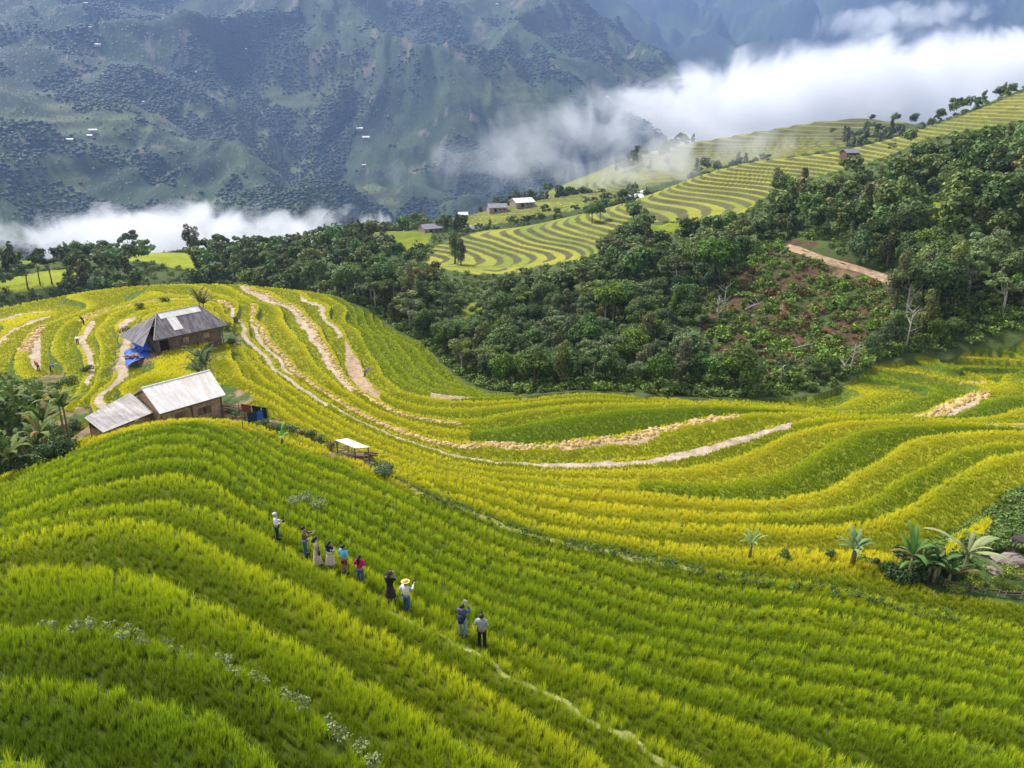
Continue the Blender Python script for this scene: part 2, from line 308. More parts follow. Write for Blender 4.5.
# ------------------------------------------------------------------ the ground sheet
def build_ground():
    ls = np.concatenate([np.arange(math.log(11), math.log(720), .0031), np.arange(math.log(720), math.log(8600), .0085)])
    ts = np.linspace(-.86, .86, 1060)
    nr, nc = len(ls), len(ts)
    T, Lg = np.meshgrid(ts, ls); r = np.exp(Lg); X, Y = np.sin(T) * r, np.cos(T) * r
    X, Y = X.ravel(), Y.ravel()
    Z, m = ground(X, Y, True)
    r = m['r']; n = len(X)
    col = np.zeros((n, 3))
    # wild ground
    f1 = fbm(X / 9, Y / 9, 71, 4)[:, None]
    wild = np.array([.045, .060, .018]) * (1 - f1) + np.array([.085, .120, .025]) * f1
    # mountains: patchwork of woods, scrub and little fields
    mt = ss(800, 1300, r)[:, None]
    p = fbm(X / 260, Y / 260, 81, 4); q = fbm(X / 90, Y / 90, 82, 3)
    woods = np.array([.018, .034, .022]); scrub = np.array([.044, .074, .026]) * (.30 + .65 * fbm(X / 45, Y / 45, 85, 4) + .40 * (fbm(X / 120, Y / 120, 86, 3) > .52))[:, None]; fieldc = np.array([.105, .125, .042]); earth = np.array([.15, .125, .085])
    mc = woods + (scrub - woods) * ss(.46, .50, p * .6 + q * .4)[:, None]
    w1 = ss(.56, .60, fbm(X / 150, Y / 150, 83, 3)) * ss(4200, 3200, r) * ss(260, -150, m['z0'])
    terr = (.5 + .5 * np.sin(m['z0'] / 3.4))
    mc = mc * (1 - w1[:, None]) + (fieldc * (.45 + .75 * terr[:, None])) * w1[:, None]
    w2 = ss(.745, .77, fbm(X / 55, Y / 55, 84, 3)) * ss(4000, 3000, r)
    mc = mc * (1 - w2[:, None]) + earth * w2[:, None]
    col = wild * (1 - mt) + mc * mt
    k = m['kind']
    # near rice
    q = k == 1
    rp = ripe(m, X, Y)
    rc = rice_rgb(rp)
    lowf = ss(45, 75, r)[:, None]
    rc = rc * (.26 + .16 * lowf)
    riser = (ss(RW - .03, RW + .02, m['fr']))[:, None]
    grass = np.array([.075, .130, .014]) * (.75 + .5 * f1)
    rc = rc * (1 - .8 * riser) + grass * .8 * riser
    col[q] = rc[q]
    st = strips(m)
    nz = fbm(X / .9, Y / .9, 91, 3)[:, None]
    pale = np.array([.43, .33, .235]) * (.6 + .7 * nz); straw = np.array([.52, .37, .16]) * (.7 + .5 * nz); bare = np.array([.36, .25, .15]) * (.7 + .6 * nz); path = np.array([.25, .25, .07]) * (.7 + .6 * nz)
    for c, w in ((pale, 1), (straw, 2), (bare, 3), (path, 4)): col[st == w] = c[st == w]
    # far terraces: gold treads, green banks
    q = k == 2
    h = _h(m['k2'], m['k2'] * 0 + 5, 99)
    cu = rice_rgb(np.clip(.40 + .4 * h + .35 * (fbm(X / 18, Y / 18, 95, 3) - .5), 0, 1)) * (.50 - .12 * ss(420, 560, r))[:, None] + np.array([.03, .03, .02])
    bank = ss(.50, .60, m['f2'])[:, None]
    cu = cu * (1 - bank) + (np.array([.095, .092, .032]) * (.6 + .8 * f1)) * bank
    cu = np.where((h > .97)[:, None] & (bank < .5), np.array([.62, .58, .52]), cu)
    col[q] = cu[q]
    q = k == 3; col[q] = (rice_rgb(.22 + .4 * f1[:, 0]) * (.3 + .3 * fbm(X / 3, Y / 3, 146, 3))[:, None])[q]
    q = k == 4; col[q] = (rice_rgb(.55 + .25 * (f1[:, 0] - .5)) * .6)[q]
    q = k == 5
    c1, c2, c3 = fbm(X / 3.2, Y / 3.2, 101, 4), fbm(X / 3.5, Y / 3.5, 102, 4), fbm(X / .8, Y / .8, 103, 3)
    cc = np.array([.090, .048, .026]) * (.5 + .9 * c3[:, None])
    w = ss(.46, .56, c1)[:, None]; cc = cc * (1 - w) + np.array([.055, .075, .020]) * (.6 + .8 * c3[:, None]) * w
    w = ss(.66, .74, c2)[:, None]; cc = cc * (1 - w) + np.array([.16, .105, .055]) * (.6 + .8 * c3[:, None]) * w
    col[q] = cc[q]
    for ax, ay, ar in YARD:
        q = np.nonzero((np.hypot(X - ax, Y - ay) < ar * 1.4) & m['near'] & (st == 0))[0]; xa, ya = X[q], Y[q]
        d = np.hypot(xa - ax, ya - ay) / ar + (fbm(xa / 1.2, ya / 1.2, 140, 3) - .5) * .5
        yc = np.array([.24, .16, .085]) * (.6 + .7 * fbm(xa / .7, ya / .7, 141, 3))[:, None]; gy = np.array([.055, .095, .018]) * (.5 + 1. * fbm(xa / .6, ya / .6, 142, 3))[:, None]
        wv = ss(.38, .52, fbm(xa / 2.1, ya / 2.1, 143, 3) + (.16 if ar > 5.5 else -.02))[:, None]; cc = yc * (1 - wv) + gy * wv; k_ = d < 1.05; col[q[k_]] = cc[k_]
    sh = inpoly(m['u'], m['v'], SHELF) & m['near'] & (r < 90)
    sc = np.array([.05, .085, .018]) * (.5 + 1. * fbm(X / .6, Y / .6, 144, 3))[:, None]; sb = np.array([.20, .14, .08]) * np.ones((n, 1)); wv = ss(.58, .64, fbm(X / 1.5, Y / 1.5, 145, 3))[:, None]
    sc = sc * (1 - wv) + sb * wv; col[sh] = sc[sh]
    me = bpy.data.meshes.new('ground')
    me.vertices.add(n); me.vertices.foreach_set('co', np.stack([X, Y, Z], 1).astype(np.float32).ravel())
    idx = np.arange(n).reshape(nr, nc)
    quads = np.stack([idx[:-1, :-1], idx[:-1, 1:], idx[1:, 1:], idx[1:, :-1]], -1).reshape(-1, 4)
    nf = len(quads)
    me.loops.add(nf * 4); me.loops.foreach_set('vertex_index', quads.astype(np.int32).ravel())
    me.polygons.add(nf); me.polygons.foreach_set('loop_start', np.arange(0, nf * 4, 4, dtype=np.int32))
    me.polygons.foreach_set('use_smooth', np.ones(nf, bool))
    me.update(calc_edges=True)
    a = me.color_attributes.new('cover', 'FLOAT_COLOR', 'POINT')
    a.data.foreach_set('color', np.concatenate([col, np.ones((n, 1))], 1).astype(np.float32).ravel())
    me.materials.append(MAT['ground'])
    o = bpy.data.objects.new('ground', me); COL.objects.link(o); o['kind'] = 'structure'
    return o
# ------------------------------------------------------------------ materials
MAT = {}
def newmat(name):
    m = bpy.data.materials.new(name); m.use_nodes = True
    nt = m.node_tree; b = nt.nodes['Principled BSDF']; return m, nt, b
def rough_mat(name, rgb, rough=.8, var=.25, scale=6.0, bump=.2, spec=.3, metal=0):
    m, nt, b = newmat(name); N, K = nt.nodes, nt.links
    tc = N.new('ShaderNodeTexCoord'); nz = N.new('ShaderNodeTexNoise'); nz.inputs['Scale'].default_value = scale; nz.inputs['Detail'].default_value = 6
    K.new(tc.outputs['Object'], nz.inputs['Vector'])
    rp = N.new('ShaderNodeMapRange'); rp.inputs['To Min'].default_value = 1 - var; rp.inputs['To Max'].default_value = 1 + var; rp.inputs['From Min'].default_value = .3; rp.inputs['From Max'].default_value = .7
    K.new(nz.outputs['Fac'], rp.inputs['Value'])
    mx = N.new('ShaderNodeMix'); mx.data_type = 'RGBA'; mx.blend_type = 'MULTIPLY'; mx.inputs['Factor'].default_value = 1
    mx.inputs['A'].default_value = (*rgb, 1); K.new(rp.outputs['Result'], mx.inputs['B']); K.new(mx.outputs['Result'], b.inputs['Base Color'])
    bp = N.new('ShaderNodeBump'); bp.inputs['Strength'].default_value = bump; bp.inputs['Distance'].default_value = .03; K.new(nz.outputs['Fac'], bp.inputs['Height']); K.new(bp.outputs['Normal'], b.inputs['Normal'])
    b.inputs['Roughness'].default_value = rough; b.inputs['Specular IOR Level'].default_value = spec; b.inputs['Metallic'].default_value = metal
    MAT[name] = m; return m
def attr_mat(name, attr, rough=.8, transl=0.0, noise=None, bump=None, rnd=None):
    m, nt, b = newmat(name); N, K = nt.nodes, nt.links
    at = N.new('ShaderNodeAttribute'); at.attribute_name = attr
    out = at.outputs['Color']; tc = N.new('ShaderNodeTexCoord')
    if noise:
        for sc, am in noise:
            nz = N.new('ShaderNodeTexNoise'); nz.inputs['Scale'].default_value = sc; nz.inputs['Detail'].default_value = 5; K.new(tc.outputs['Object'], nz.inputs['Vector'])
            rp = N.new('ShaderNodeMapRange'); rp.inputs['From Min'].default_value = .3; rp.inputs['From Max'].default_value = .7
            rp.inputs['To Min'].default_value = 1 - am; rp.inputs['To Max'].default_value = 1 + am; K.new(nz.outputs['Fac'], rp.inputs['Value'])
            mx = N.new('ShaderNodeMix'); mx.data_type = 'RGBA'; mx.blend_type = 'MULTIPLY'; mx.inputs['Factor'].default_value = 1
            K.new(out, mx.inputs['A']); K.new(rp.outputs['Result'], mx.inputs['B']); out = mx.outputs['Result']
    if rnd:
        oi = N.new('ShaderNodeObjectInfo'); hs = N.new('ShaderNodeHueSaturation')
        for key, lo, hi, off in (('Hue', .5 - rnd[0], .5 + rnd[0], 1.0), ('Value', 1 - rnd[1], 1 + rnd[1], 7.31), ('Saturation', 1 - rnd[2], 1 + rnd[2], 3.77)):
            ml = N.new('ShaderNodeMath'); ml.operation = 'MULTIPLY'; ml.inputs[1].default_value = off; K.new(oi.outputs['Random'], ml.inputs[0])
            fr = N.new('ShaderNodeMath'); fr.operation = 'FRACT'; K.new(ml.outputs[0], fr.inputs[0])
            mp = N.new('ShaderNodeMapRange'); mp.inputs['To Min'].default_value = lo; mp.inputs['To Max'].default_value = hi; K.new(fr.outputs[0], mp.inputs['Value']); K.new(mp.outputs['Result'], hs.inputs[key])
        K.new(out, hs.inputs['Color']); out = hs.outputs['Color']
    K.new(out, b.inputs['Base Color']); b.inputs['Roughness'].default_value = rough; b.inputs['Specular IOR Level'].default_value = .2
    if bump:
        nz = N.new('ShaderNodeTexNoise'); nz.inputs['Scale'].default_value = bump[0]; nz.inputs['Detail'].default_value = 6; K.new(tc.outputs['Object'], nz.inputs['Vector'])
        bp = N.new('ShaderNodeBump'); bp.inputs['Strength'].default_value = bump[1]; bp.inputs['Distance'].default_value = bump[2]; K.new(nz.outputs['Fac'], bp.inputs['Height']); K.new(bp.outputs['Normal'], b.inputs['Normal'])
    if transl:
        tr = N.new('ShaderNodeBsdfTranslucent'); ms = N.new('ShaderNodeMixShader'); ms.inputs[0].default_value = transl
        K.new(out, tr.inputs['Color']); K.new(b.outputs[0], ms.inputs[1]); K.new(tr.outputs[0], ms.inputs[2]); K.new(ms.outputs[0], N['Material Output'].inputs['Surface'])
    MAT[name] = m; return m
attr_mat('ground', 'cover', .95, noise=((1.4, .22), (.12, .12)), bump=(2.2, .5, .25))
attr_mat('rice', 'tint', .7, .38, noise=None)
attr_mat('leaf', 'tint', .65, .22, rnd=(.022, .38, .18))
attr_mat('leaf_mass', 'tint', .65, .18)
attr_mat('banana', 'tint', .75, .22)
rough_mat('bark', (.16, .125, .095), .9, .35, 5)
rough_mat('pale_bark', (.36, .33, .28), .9, .3, 5)
# ------------------------------------------------------------------ mesh tools
def np_mesh(name, V, quads=None, tris=None, col=None, mats=(), smooth=False, attr='tint', midx=None):
    me = bpy.data.meshes.new(name); V = np.asarray(V, np.float32); me.vertices.add(len(V)); me.vertices.foreach_set('co', V.ravel())
    parts, sizes = [], []
    if quads is not None and len(quads): parts.append(np.asarray(quads, np.int32).ravel()); sizes.append(np.full(len(quads), 4, np.int32))
    if tris is not None and len(tris): parts.append(np.asarray(tris, np.int32).ravel()); sizes.append(np.full(len(tris), 3, np.int32))
    li = np.concatenate(parts); sz = np.concatenate(sizes); st = np.concatenate([[0], np.cumsum(sz)[:-1]]).astype(np.int32)
    me.loops.add(len(li)); me.loops.foreach_set('vertex_index', li)
    me.polygons.add(len(sz)); me.polygons.foreach_set('loop_start', st)
    if smooth: me.polygons.foreach_set('use_smooth', np.ones(len(sz), bool))
    me.update(calc_edges=True)
    if col is not None:
        a = me.color_attributes.new(attr, 'FLOAT_COLOR', 'POINT')
        a.data.foreach_set('color', np.concatenate([col, np.ones((len(V), 1))], 1).astype(np.float32).ravel())
    for m in mats: me.materials.append(MAT[m])
    return me
def link(name, me, parent=None, loc=(0, 0, 0), rz=0):
    o = bpy.data.objects.new(name, me); COL.objects.link(o); o.location = loc; o.rotation_euler = (0, 0, rz)
    if parent is not None: o.parent = parent
    return o
def tag(o, label=None, cat=None, group=None, kind=None):
    if label: o['label'] = label
    if cat: o['category'] = cat
    if group: o['group'] = group
    if kind: o['kind'] = kind
    return o
class MB:                                # collects shapes into one mesh
    def __init__(s): s.v, s.f = [], []
    def add(s, vs, fs):
        n = len(s.v); s.v += [tuple(p) for p in vs]; s.f += [tuple(i + n for i in f) for f in fs]; return s
    def box(s, c, d, M=None):
        x, y, z = (q / 2 for q in d); vs = [Vector((c[0] + a * x, c[1] + b * y, c[2] + e * z)) for a in (-1, 1) for b in (-1, 1) for e in (-1, 1)]
        if M: vs = [M @ p for p in vs]
        return s.add(vs, [(0, 1, 3, 2), (4, 6, 7, 5), (0, 4, 5, 1), (2, 3, 7, 6), (0, 2, 6, 4), (1, 5, 7, 3)])
    def slab(s, a, b, c, d, t):          # a quad with thickness
        a, b, c, d = map(Vector, (a, b, c, d)); n = (b - a).cross(d - a).normalized() * t
        return s.add([a, b, c, d, a + n, b + n, c + n, d + n], [(3, 2, 1, 0), (4, 5, 6, 7), (0, 1, 5, 4), (1, 2, 6, 5), (2, 3, 7, 6), (3, 0, 4, 7)])
    def tube(s, pts, rad, n=8, cap=True):
        pts = [Vector(p) for p in pts]; rad = rad if hasattr(rad, '__len__') else [rad] * len(pts); vs = []
        for i, p in enumerate(pts):
            d = (pts[min(i + 1, len(pts) - 1)] - pts[max(i - 1, 0)]).normalized()
            a = d.orthogonal().normalized() if abs(d.z) > .95 else d.cross(Vector((0, 0, 1))).normalized(); b = d.cross(a)
            if i == 0: a0 = a
            else:
                a = (a0 - d * a0.dot(d)).normalized(); b = d.cross(a); a0 = a
            vs += [p + (a * math.cos(2 * math.pi * k / n) + b * math.sin(2 * math.pi * k / n)) * rad[i] for k in range(n)]
        fs = [(i * n + k, i * n + (k + 1) % n, (i + 1) * n + (k + 1) % n, (i + 1) * n + k) for i in range(len(pts) - 1) for k in range(n)]
        if cap: fs += [tuple(range(n - 1, -1, -1)), tuple((len(pts) - 1) * n + k for k in range(n))]
        return s.add(vs, fs)
    def ball(s, c, r, n=10, m=7, M=None):
        c = Vector(c); r = r if hasattr(r, '__len__') else (r, r, r); vs = []
        for j in range(m + 1):
            ph = math.pi * j / m
            for k in range(n):
                p = Vector((math.cos(2 * math.pi * k / n) * math.sin(ph) * r[0], math.sin(2 * math.pi * k / n) * math.sin(ph) * r[1], math.cos(ph) * r[2]))
                if M: p = M @ p
                vs.append(c + p)
        return s.add(vs, [(j * n + k, (j + 1) * n + k, (j + 1) * n + (k + 1) % n, j * n + (k + 1) % n) for j in range(m) for k in range(n)])
    def mesh(s, name, *mats, smooth=False):
        me = bpy.data.meshes.new(name); me.from_pydata([tuple(v) for v in s.v], [], s.f)
        for m in mats: me.materials.append(MAT[m])
        if smooth: me.polygons.foreach_set('use_smooth', [True] * len(me.polygons))
        me.update(); return me
    def build(s, name, mat, parent=None, loc=(0, 0, 0), rz=0, smooth=False):
        return link(name, s.mesh(name, mat, smooth=smooth), parent, loc, rz)
# ------------------------------------------------------------------ cloud banks lying in the valley
def cloud(name, c, dims, dens, thr, label, rz=0, tilt=0, seed=0, soft=1.0, nscale=1.0, cat='cloud'):
    m = bpy.data.materials.new('cloud'); m.use_nodes = True; nt = m.node_tree; N, K = nt.nodes, nt.links; N.remove(N['Principled BSDF'])
    pv = N.new('ShaderNodeVolumePrincipled'); pv.inputs['Color'].default_value = (1, 1, 1, 1); pv.inputs['Anisotropy'].default_value = .1
    tc = N.new('ShaderNodeTexCoord'); geo = N.new('ShaderNodeNewGeometry')
    ln = N.new('ShaderNodeVectorMath'); ln.operation = 'LENGTH'; K.new(tc.outputs['Object'], ln.inputs[0])
    nz = N.new('ShaderNodeTexNoise'); nz.noise_dimensions = '3D'; nz.inputs['Scale'].default_value = nscale / 160; nz.inputs['Detail'].default_value = 8; nz.inputs['Roughness'].default_value = .62; nz.inputs['Distortion'].default_value = .9
    mp = N.new('ShaderNodeVectorMath'); mp.operation = 'ADD'; mp.inputs[1].default_value = (seed * 1000, seed * 377, 0); K.new(geo.outputs['Position'], mp.inputs[0]); K.new(mp.outputs[0], nz.inputs['Vector'])
    # density = clamp((noise - thr - r^2 * soft) * gain)
    sq = N.new('ShaderNodeMath'); sq.operation = 'POWER'; sq.inputs[1].default_value = 2.2; K.new(ln.outputs['Value'], sq.inputs[0])
    ml = N.new('ShaderNodeMath'); ml.operation = 'MULTIPLY_ADD'; ml.inputs[1].default_value = -.75 * soft; K.new(sq.outputs[0], ml.inputs[0]); nm = N.new('ShaderNodeMath'); nm.operation = 'MULTIPLY_ADD'; nm.inputs[1].default_value = 2.7; nm.inputs[2].default_value = -.85; K.new(nz.outputs['Fac'], nm.inputs[0]); K.new(nm.outputs[0], ml.inputs[2])
    sb = N.new('ShaderNodeMapRange'); sb.inputs['From Min'].default_value = thr; sb.inputs['From Max'].default_value = thr + .30; sb.inputs['To Max'].default_value = dens; K.new(ml.outputs[0], sb.inputs['Value'])
    K.new(sb.outputs['Result'], pv.inputs['Density']); K.new(pv.outputs[0], N['Material Output'].inputs['Volume'])
    MAT[name + str(seed)] = m
    mb = MB().ball((0, 0, 0), 1.0, 28, 16); o = link(name, mb.mesh(name, name + str(seed)))
    o.scale = tuple(d / 2 for d in dims); o.location = c; o.rotation_euler = (0, -tilt, rz)
    tag(o, label, cat); return o
def clouds():
    cloud('low_cloud', (1000, 2250, -22), (2150, 620, 400), .015, -.04, 'long white cloud bank filling the valley behind the right-hand ridge', rz=.12, tilt=.085, seed=1, nscale=.9)
    cloud('low_cloud', (-440, 1010, -176), (760, 190, 112), .030, .06, 'white cloud bank low in the valley behind the left-hand treetops', rz=-.02, tilt=.035, seed=2, nscale=2.4)
    cloud('mist_patch', (60, 1500, -80), (620, 260, 190), .0045, .20, 'thin torn mist drifting before the blue mountain foot', rz=.1, tilt=.25, seed=3, nscale=1.6, cat='mist')
    cloud('mist_patch', (110, 520, -38), (260, 80, 44), .016, .16, 'faint mist veil hanging over the terraces beyond the white farmhouse', rz=.1, tilt=.16, seed=4, nscale=4, cat='mist')
    cloud('low_cloud', (1500, 3300, 290), (900, 320, 160), .008, .22, 'thin pale cloud streak above the main cloud bank at upper right', rz=.1, tilt=.12, seed=5, nscale=1.1)
# ------------------------------------------------------------------ farm buildings
rough_mat('plank', (.42, .27, .16), .85, .35, 3); rough_mat('old_plank', (.17, .115, .08), .9, .4, 3); rough_mat('earth_wall', (.34, .22, .13), .95, .2, 2)
rough_mat('blue_tarp', (.015, .12, .62), .45, .12, 2, bump=.6); rough_mat('stone', (.24, .19, .165), .9, .3, 3); rough_mat('dark_stone', (.07, .055, .05), .9, .4, 3); rough_mat('dirt', (.34, .235, .14), .95, .4, .9, bump=.5)
rough_mat('far_white', (.80, .80, .82), .6, .05, 1); rough_mat('far_grey', (.22, .21, .24), .8, .2, 1); rough_mat('far_wall', (.34, .26, .20), .9, .2, 1); rough_mat('dark_gap', (.012, .010, .009), .9, .2, 1)
def sheet_roof(name, rgb, streak, panel, wave):
    m, nt, b = newmat(name); N, K = nt.nodes, nt.links; tc = N.new('ShaderNodeTexCoord')
    br = N.new('ShaderNodeTexBrick'); br.inputs['Scale'].default_value = 1; br.inputs['Brick Width'].default_value = panel[0]; br.inputs['Row Height'].default_value = panel[1]; br.inputs['Mortar Size'].default_value = .018; br.offset = 0
    br.inputs['Color1'].default_value = (*[c * .88 for c in rgb], 1); br.inputs['Color2'].default_value = (*[min(1, c * 1.1) for c in rgb], 1); br.inputs['Mortar'].default_value = (*[c * .55 for c in rgb], 1)
    K.new(tc.outputs['UV'], br.inputs['Vector'])
    nz = N.new('ShaderNodeTexNoise'); nz.inputs['Scale'].default_value = 1.3; nz.inputs['Detail'].default_value = 8; nz.inputs['Roughness'].default_value = .7; mp = N.new('ShaderNodeMapping'); mp.inputs['Scale'].default_value = (1.6, .35, 1); K.new(tc.outputs['UV'], mp.inputs[0]); K.new(mp.outputs[0], nz.inputs['Vector'])
    rp = N.new('ShaderNodeMapRange'); rp.inputs['From Min'].default_value = .42; rp.inputs['From Max'].default_value = .58; K.new(nz.outputs['Fac'], rp.inputs['Value'])
    mx = N.new('ShaderNodeMix'); mx.data_type = 'RGBA'; K.new(rp.outputs['Result'], mx.inputs['Factor']); K.new(br.outputs['Color'], mx.inputs['A']); mx.inputs['B'].default_value = (*streak, 1); K.new(mx.outputs['Result'], b.inputs['Base Color'])
    wv = N.new('ShaderNodeTexWave'); wv.inputs['Scale'].default_value = wave; wv.bands_direction = 'X'; K.new(tc.outputs['UV'], wv.inputs['Vector'])
    bp = N.new('ShaderNodeBump'); bp.inputs['Strength'].default_value = .35; bp.inputs['Distance'].default_value = .03; K.new(wv.outputs['Color'], bp.inputs['Height']); K.new(bp.outputs['Normal'], b.inputs['Normal'])
    b.inputs['Roughness'].default_value = .7; MAT[name] = m
sheet_roof('grey_sheet', (.21, .185, .195), (.07, .055, .06), (1.1, 2.2), 3.2)
sheet_roof('white_sheet', (.86, .84, .82), (.66, .58, .50), (1.1, 2.4), 3.2)
sheet_roof('lean_sheet', (.60, .56, .54), (.34, .29, .26), (1.1, 2.2), 3.2)
def slope(name, quad, mat, parent, t=.06, M=None):
    """a roof slope: quad = eave a, eave b, ridge b, ridge a; UV in metres"""
    a, b, c, d = [Vector(q) for q in quad]; mb = MB().slab(a, b, c, d, t); me = mb.mesh(name, mat)
    uvl = me.uv_layers.new(name='UVMap'); ex = (b - a).normalized(); n = ex.cross(d - a).normalized(); ey = n.cross(ex)
    for lp in me.loops:
        q = me.vertices[lp.vertex_index].co - a; uvl.data[lp.index].uv = (q.dot(ex), q.dot(ey))
    return link(name, me, parent)
def planks(a, b, h, t, w=.22, gap=.012, base=0.0, top=None):
    """a wall of upright boards from a to b, height h"""
    mb = MB(); a, b = Vector(a), Vector(b); L = (b - a).length; d = (b - a) / L; n = Vector((-d.y, d.x, 0)); k = int(L / w); rg = random.Random(int(L * 100))
    for i in range(k):
        c = a + d * (i + .5) * L / k; hh = h + rg.uniform(-.05, .05); th = t * rg.uniform(.7, 1.3)
        M = Matrix.Translation(c) @ Matrix(((d.x, n.x, 0, 0), (d.y, n.y, 0, 0), (0, 0, 1, 0), (0, 0, 0, 1)))
        mb.box((0, 0, base + hh / 2), (L / k - gap, th, hh), M)
    return mb
def frame_of(loc, rz):
    return Matrix.Translation(loc) @ Matrix.Rotation(rz, 4, 'Z')
def farmhouse_white():
    # main gable: axis along +x of the house frame
    A = Vector(pt_z(158, 413, -29.9)); B = Vector(pt_z(224, 394, -29.9)); ax = (B - A); L = ax.length; rz = math.atan2(ax.y, ax.x); g = -32.4
    C = (A + B) / 2; e = bpy.data.objects.new('farmhouse', None); COL.objects.link(e); e.location = (C.x, C.y, g); e.rotation_euler = (0, 0, rz)
    tag(e, 'wooden farmhouse with white gable roof and grey lean-to, behind the near green hill', 'house')
    W = 6.2; he, hr = 2.45, 4.35; h = L / 2
    slope('roof', [(-h, -.35, he), (h, -.35, he), (h + .3, W / 2, hr), (-h, W / 2, hr)], 'white_sheet', e)
    slope('roof', [(h + .9, W + .35, he - .05), (-h, W + .35, he - .05), (-h, W / 2, hr), (h + .3, W / 2, hr)], 'white_sheet', e)
    MB().tube([(-h, W / 2, hr + .06), (h + .3, W / 2, hr + .06)], .09, 8).build('ridge_cap', 'far_white', e)
    x0, x1, y0, y1 = -h + .3, h - .35, .25, W - .25
    for nm, a, b in (('wall', (x0, y0, -1.2), (x1, y0, -1.2)), ('wall', (x1, y0, -1.2), (x1, y1, -1.2)), ('wall', (x1, y1, -1.2), (x0, y1, -1.2)), ('wall', (x0, y1, -1.2), (x0, y0, -1.2))):
        planks(a, b, 3.45 if nm else 3, .05).build(nm, 'plank', e)
    for x in (x0, x1):
        mb = MB(); k = 22
        for i in range(k):
            y = y0 + (y1 - y0) * (i + .5) / k; hh = (hr - he) * (1 - abs(y - W / 2) / (W / 2)) - .12
            if hh > .05: mb.box((x, y, 2.27 + hh / 2), (.05, (y1 - y0) / k - .012, hh))
        mb.build('gable', 'plank', e)
    MB().box((x0 + 2.0, y0 - .06, .75), (1.1, .05, 2.1)).build('door', 'old_plank', e)
    for x in (x0 + 4.4, x1 - 1.6):
        MB().box((x, y0 - .05, 1.25), (.9, .05, .8)).build('shutter', 'old_plank', e)
    for x in (x0, (x0 + x1) / 2, x1): MB().tube([(x, y0 - .12, -1.4), (x, y0 - .12, he - .05)], .09, 8).build('post', 'old_plank', e)
    MB().box(((x0 + x1) / 2, y0 - .10, 2.22), (x1 - x0, .06, .16)).build('beam', 'old_plank', e)
    # lean-to, left end
    P = Matrix.Rotation(-rz, 4, 'Z') @ Matrix.Translation((-C.x, -C.y, -g))
    q = [P @ Vector(pt_z(*z)) for z in ((103, 433, -30.7), (154, 412.5, -30.35), (130, 393, -29.15), (84, 418, -29.6))]
    slope('lean_to_roof', q, 'lean_sheet', e)
    cn = sum(q, Vector()) / 4; qi = [cn + (p - cn) * .88 for p in q]
    mb = MB()
    for a, b in ((0, 3), (0, 1), (3, 2)):
        s = planks((qi[a].x, qi[a].y, -1.6), (qi[b].x, qi[b].y, -1.6), min(qi[a].z, qi[b].z) + 1.5, .05); mb.add(s.v, s.f)
    mb.build('lean_to_wall', 'plank', e)
    for p in qi: MB().tube([(p.x, p.y, -1.7), (p.x, p.y, p.z - .02)], .07, 8).build('post', 'old_plank', e)
    return e
def farmhouse_grey():
    A = Vector(pt_z(154, 341, -31.0)); B = Vector(pt_z(227, 325.5, -31.0)); ax = B - A; L = ax.length; rz = math.atan2(ax.y, ax.x); g = -33.3; C = (A + B) / 2
    e = bpy.data.objects.new('farmhouse', None); COL.objects.link(e); e.location = (C.x, C.y, g); e.rotation_euler = (0, 0, rz)
    tag(e, 'long farmhouse with dark grey hipped roof patched with pale sheets, on the knoll', 'house')
    h, W, he, hr = L / 2, 7.6, 2.3, 4.9; r0, r1 = -h + 2.4, h - 1.9
    ns = lambda x, f: (x, -.0 + W / 2 * f, he + (hr - he) * f)
    def hipx(f, s): return (-h + (r0 + h) * f) if s < 0 else (h - (h - r1) * f)
    slope('roof', [(-h, 0, he), (h, 0, he), (r1, W / 2, hr), (r0, W / 2, hr)], 'grey_sheet', e)
    slope('roof', [(h, W, he), (-h, W, he), (r0, W / 2, hr), (r1, W / 2, hr)], 'grey_sheet', e)
    slope('roof', [(h, 0, he), (h, W, he), (r1, W / 2 + .01, hr), (r1, W / 2 - .01, hr)], 'grey_sheet', e)
    slope('roof', [(-h - 1.6, W + .2, he - .5), (-h - 1.6, -.2, he - .5), (r0, W / 2 - .01, hr), (r0, W / 2 + .01, hr)], 'grey_sheet', e)
    n = Vector((0, -(hr - he), W / 2)).normalized() * .075
    def patch(x0, x1, f0, f1):
        q = [Vector(ns(x0, f0)) + n, Vector(ns(x1, f0)) + n, Vector(ns(x1, f1)) + n, Vector(ns(x0, f1)) + n]; slope('roof_patch', q, 'white_sheet', e, .02)
    patch(r0 + .1, r1 - .3, .76, 1.0); patch(r0 + .9, r0 + 2.2, .22, .755)
    mb = MB()
    for a, b in (((r0, W / 2, hr), (r1, W / 2, hr)), ((-h, 0, he), (r0, W / 2, hr)), ((h, 0, he), (r1, W / 2, hr)), ((h, W, he), (r1, W / 2, hr))): mb.tube([Vector(a) + Vector((0, 0, .09)), Vector(b) + Vector((0, 0, .09))], .08, 6)
    mb.build('ridge_cap', 'lean_sheet', e)
    x0, x1, y0, y1 = -h + .7, h - .7, .8, W - .8
    for a, b in (((x0, y0, -1), (x1, y0, -1)), ((x1, y0, -1), (x1, y1, -1)), ((x1, y1, -1), (x0, y1, -1)), ((x0, y1, -1), (x0, y0, -1))): planks(a, b, 3.45, .05).build('wall', 'old_plank', e)
    MB().box((x0 + .9, y0 - .06, .9), (1.2, .05, 2.0)).build('door', 'dark_gap', e)
    for x in (x0 + 4, x0 + 7): MB().box((x, y0 - .05, 1.3), (.8, .05, .7)).build('shutter', 'plank', e)
    for i in range(6): x = x0 + (x1 - x0) * i / 5; MB().tube([(x, y0 - .5, -1.4), (x, y0 - .5, he + .12)], .07, 8).build('post', 'old_plank', e)
    return e
